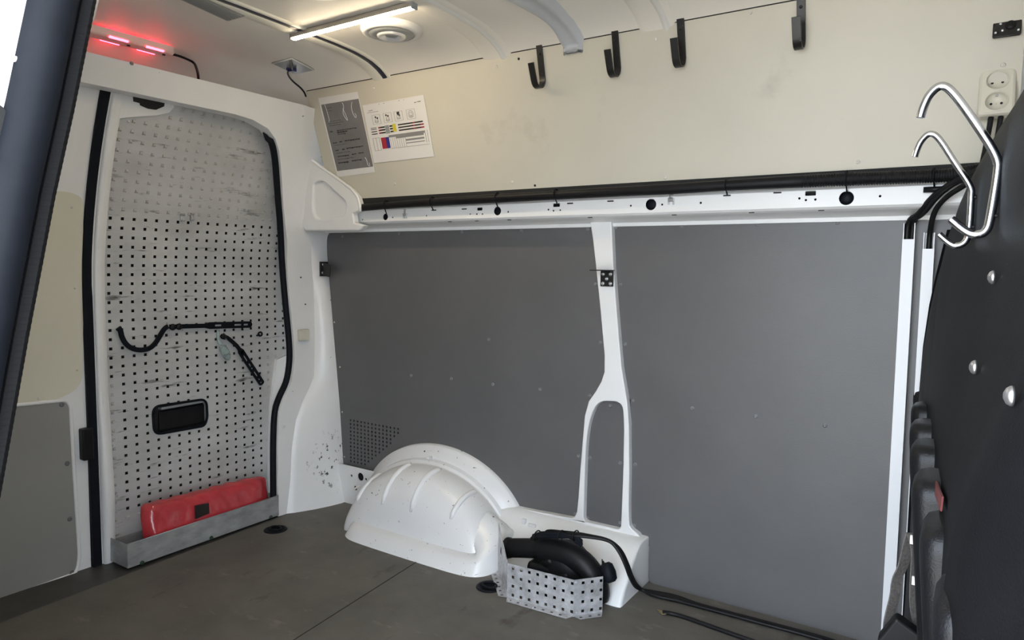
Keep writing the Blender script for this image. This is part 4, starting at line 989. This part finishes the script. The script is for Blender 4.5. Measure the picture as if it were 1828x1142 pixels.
# bracket on the pillar
c = onY(1083.5, 497, 2.012); t = thing('angle_bracket', c, 'black steel angle bracket screwed to the forked pillar', 'bracket')
MB().box(c, (.044, .004, .050)).build('base_plate', BPAINT, t, bevel=.001)
e0 = onY(1043, 486.5, 1.985); e1 = onY(1072, 488, 2.01)
MB().box((c[0]-.004, 1.985, c[2]+.026), (.06, .055, .003)).build('arm_plate', BPAINT, t, bevel=.0008)
for dx_, dz_ in ((-.013, .014), (.013, .014), (-.013, -.016), (.013, -.016), (0, -.001)): rivet((c[0]+dx_, c[1]-.002, c[2]+dz_), (0, -1, 0), t, .0062, ZINC, 'screw')

# ================================================================== HEATER, GUARD, FLOOR CABLES
r5 = lambda a, b_: (840+a/4.965, 900+b_/4.965)
A = onZ(*r5(322, 830), 0); B = onZ(*r5(912, 998), 0); Cc = onZ(*r5(1168, 962), 0); Rl = onZ(*r5(243, 608), 0)
gh = onY(*r5(310, 515), A[1])[2]
t = thing('heater_guard', ((A[0]+B[0])/2, A[1], 0), 'bent galvanised perforated sheet guarding the black heater', 'guard')
PP = .0277
def face(P0, P1, z0, z1, z1b, name, off=.0):
    P0 = np.array(P0); P1 = np.array(P1); d_ = P1-P0; ln = np.linalg.norm(d_); d_ /= ln; nn = np.array([-d_[1], d_[0], 0])
    hs = []; k0 = off
    while k0 < ln-.004:
        for j in range(8):
            z = .014+j*PP; top = z1+(z1b-z1)*k0/ln
            if k0 > .006 and z < top-.007: hs.append([(k0-.0044, z-.0044), (k0+.0044, z-.0044), (k0+.0044, z+.0044), (k0-.0044, z+.0044)])
        k0 += PP
    return MB().sheet([(0, z0), (ln, z0), (ln, z1b), (0, z1)], hs, lambda u, v, tt: P0+d_*u+nn*tt+np.array([0, 0, v]), .0016).build(name, GALV2, t)
face(A, B, 0, gh, gh, 'front_face', .02)
face(B, Cc, 0, gh, gh, 'corner_face', .028)
zr = onX(*r5(255, 295), Rl[0])[2] if False else gh*1.55
face(Rl, A, 0, zr, gh, 'end_face', .02)
def flange(P0, P1, wd, name, off=.018):
    P0 = np.array(P0); P1 = np.array(P1); d_ = P1-P0; ln = np.linalg.norm(d_); d_ /= ln; nn = np.array([d_[1], -d_[0], 0]); hs = []; k0 = off
    while k0 < ln-.008: hs.append([(k0-.0044, .008), (k0+.0044, .008), (k0+.0044, .0168), (k0-.0044, .0168)]); k0 += PP
    MB().sheet([(0, 0), (ln, 0), (ln-.012, wd), (.012, wd)], hs, lambda u, v, tt: P0+d_*u+nn*v+np.array([0, 0, .0034-tt]), .0016).build(name, GALV2, t)
flange(A, B, .024, 'front_flange'); flange(B, Cc, .022, 'corner_flange'); flange(Rl, A, .024, 'end_flange')
for f in (.08, .45, .93): 
    p = A+(B-A)*f+np.array([0, -.018, .0036]); MB().lathe([(.0045, 0), (.004, .0025), (.001, .003)], p, (0, 0, 1), 10, False).build('screw', ZINC, t)
# heater
HY = 1.812
hp = lambda a, b_, Y=HY: onY(*r5(a, b_), Y)
t = thing('heater_blower', (1.38, 1.79, 0), 'black snail-shaped heater blower sitting behind the perforated guard', 'heater')
P = [hp(325, 385), hp(430, 385), hp(560, 388), hp(700, 400), hp(830, 425), hp(950, 480), hp(1040, 560), hp(1100, 660), hp(1130, 760), hp(1120, 850)]
P = smooth_poly(P, 2); P = [np.array([p[0], p[1], max(p[2], .03)]) for p in P]
rad = [.030 if i < 12 else .036 for i in range(len(P))]
MB().tube(P, rad, 20).build('duct', BLACK, t)
MB().lathe([(.033, 0), (.034, .008), (.031, .016)], P[0]-np.array([.004, 0, 0]), (1, 0, 0), 24, False).build('duct_collar', BLACK, t)
MB().lathe([(.02, -.012), (.0285, -.01), (.0285, .004)], P[0]+np.array([.014, 0, 0]), (1, 0, 0), 24, True).build('duct_mouth', DARK, t)
cb = hp(800, 640); cb[2] = .078
MB().lathe([(.060, -.055), (.072, -.050), (.078, -.03), (.078, .0), (.070, .03), (.045, .045), (.02, .05), (.001, .051)], (cb[0], HY+.015, cb[2]), (0, -1, 0), 36, True).build('fan_housing', BLACK, t)
MB().box((1.34, 1.82, .045), (.15, .09, .09)).build('burner_body', BLACK, t, bevel=.015)
MB().box((1.38, 1.81, .012), (.22, .10, .024)).build('base', BLACK, t, bevel=.004)
q = hp(1215, 580, 1.82); MB().lathe([(.012, -.02), (.02, -.012), (.022, .01), (.018, .03), (.010, .036)], q, (.5, -.2, -.8), 20).build('inlet', RUBBER, t)
for k in range(4): MB().tube([q+np.array([-.016+.004*k, -.005, .03-.004*k]), q+np.array([-.008+.005*k, -.018, .006])], .002, 6).build('inlet_rib', BLACK, t)
MB().lathe([(.018, -.003), (.018, .002), (.001, .003)], (cb[0]-.03, HY-.030, cb[2]+.03), (0, -1, .3), 20, False).build('cap', BLACK, t)
# harness: bundle on the heater, over the sill and along the floor
def fl(x, y, z=.006): return onZ(x, y, z)
z4 = lambda a, b_: (1120+a/3.808, 1000+b_/3.808)
ty = thing('cable_bundle', hp(760, 275, 1.80), 'bundle of black cables running from the heater along the foot of the wall', 'cable')
for k in range(4):
    o = np.array([0, .010*(k-1.5), .005*(k % 2)])
    pts = [hp(560+30*k, 290-14*(k % 3), 1.80)+o, hp(650, 268-10*(k % 2), 1.80)+o, hp(800, 262+12*(k % 2), 1.80)+o, hp(930, 262+8*k, 1.80)+o, hp(1060, 280+6*k, 1.81)+o*.6, hp(1180, 300+5*k, 1.82)+o*.4, hp(1260, 330+6*k, 1.83)+o*.3, hp(1330, 420, 1.83)+o*.4, hp(1385, 540, 1.83)+o*.4, hp(1425, 660, 1.85)+o*.4]
    pts += [fl(*r5(1480, 745), .010)+o*.3, fl(*z4(170, 212+9*k), .008), fl(*z4(330, 240+10*k), .008), fl(*z4(480, 300+4*k), .008), fl(*z4(680, 352+4*k), .008), fl(*z4(930, 418+5*k), .008), fl(*z4(1200, 488+5*k), .008), fl(*z4(1400, 545+6*k), .008), fl(*z4(1560, 610+6*k), .008)]
    for p in pts[11:]: p[1] = min(p[1], 2.03)
    MB().tube(smooth_poly(pts, 2), .0052, 8).build('strand', BLACK, ty)
random.seed(11)
for k in range(7):
    x0_ = 560+random.uniform(-20, 60); pts = [hp(x0_, 285+random.uniform(-15, 15), 1.79), hp(680, 262+random.uniform(-10, 25), 1.785), hp(820, 265+random.uniform(-10, 40), 1.785), hp(930, 290+random.uniform(-30, 30), 1.79), hp(985, 340+random.uniform(-20, 30), 1.79)]
    MB().tube(smooth_poly(pts, 2), .0055, 8).build('strand', RUBBER, ty)
for x in (590, 800, 930): MB().tube([hp(x, 275, 1.79)+np.array([0, .02*math.cos(a_), .014*math.sin(a_)]) for a_ in np.linspace(0, 6.28, 14)], .002, 6).build('tie', BLACK, ty)
# loose cable end on the floor
pts = [fl(*z4(240, 352), .009), fl(*z4(300, 360)), fl(*z4(390, 385)), fl(*z4(500, 425)), fl(*z4(640, 475)), fl(*z4(800, 530)), fl(*z4(960, 585)), fl(*z4(1200, 680))]
o = thing('loose_cable', pts[3], 'black cable with a bare frayed end lying loose on the floor', 'cable')
MB().tube(smooth_poly(pts, 2), .0062, 8).build('sheath', BLACK, o)
for k in range(5): MB().tube([fl(*z4(295, 355), .008), fl(*z4(250, 345+5*k), .007), fl(*z4(200+8*k, 335+8*k), .005)], .0016, 5).build('bare_wire', BRASS, o)
# tie-down recesses in the floor
for (x, y, lb_, cl) in ((492, 945, 'round black tie-down recess in the floor in front of the door tray', 1), (874, 1047, 'round black tie-down recess in the floor next to the heater guard', 1)):
    c = onZ(x, y, .0); t = thing('tie_down', c, lb_, 'tie-down')
    MB().lathe([(.043, .0), (.041, .0025), (.034, .003), (.032, .001), (.001, .0012)], c, (0, 0, 1), 28, False).build('cup', RUBBER, t)
    MB().tube([c+np.array([.024*math.cos(a_), .017*math.sin(a_), .006]) for a_ in np.linspace(0, 6.2832, 20)], .0035, 8).build('ring', RUBBER, t)
# webbing strap by the bulkhead
wz = lambda a, b_: (1560+a/2.470, 680+b_/2.470)
WY = 1.30
wp = lambda L_: smooth_poly([onY(*wz(a, b_), WY+.012*i/len(L_)) for i, (a, b_) in enumerate(L_)], 2)
t = thing('webbing_strap', onY(*wz(110, 1000), WY), 'grey webbing strap with a black buckle hanging at the edge of the bulkhead', 'strap')
MB().strip(wp([(165, 668), (150, 720), (132, 810), (100, 870), (95, 940), (75, 1010), (62, 1075), (70, 1130), (100, 1180)]), .020, .0022, (.7, .7, .2)).build('webbing', WEB, t)
MB().strip(wp([(170, 668), (190, 740), (185, 830), (180, 920), (182, 1000), (200, 1080), (205, 1180)]), .020, .0022, (.7, .7, .2)).build('webbing', WEB, t)
q = onY(*wz(120, 1125), WY-.02); MB().box(q, (.05, .03, .055), Matrix.Rotation(.5, 3, 'Y')).build('buckle', BLACK, t, bevel=.006)
for a_, b_ in ((175, 700), (183, 880)): q = onY(*wz(a_, b_), WY-.014); MB().box(q, (.010, .004, .014)).build('stitched_tag', PAPER, t)
# small white tag by the wheel arch
for Y_ in np.linspace(1.80, 2.0, 80):
    q = onY(633, 873, Y_)
    if q[2] <= dome_pt(q[0], Y_)[2]: break
q = q+(CAM-q)/np.linalg.norm(CAM-q)*.012; t = thing('paper_tag', q, 'small crumpled white tag stuck behind the wheel arch', 'tag')
MB().add([q+np.array(p) for p in ((-.02, 0, -.012), (.012, -.004, .004), (.03, .004, .02), (.006, .006, .012), (-.02, .002, -.010), (.012, -.002, .006), (.03, .006, .022), (.006, .008, .014))],
         [(0, 1, 2, 3), (7, 6, 5, 4), (0, 4, 5, 1), (1, 5, 6, 2), (2, 6, 7, 3), (3, 7, 4, 0)]).build('slip', PAPER, t)
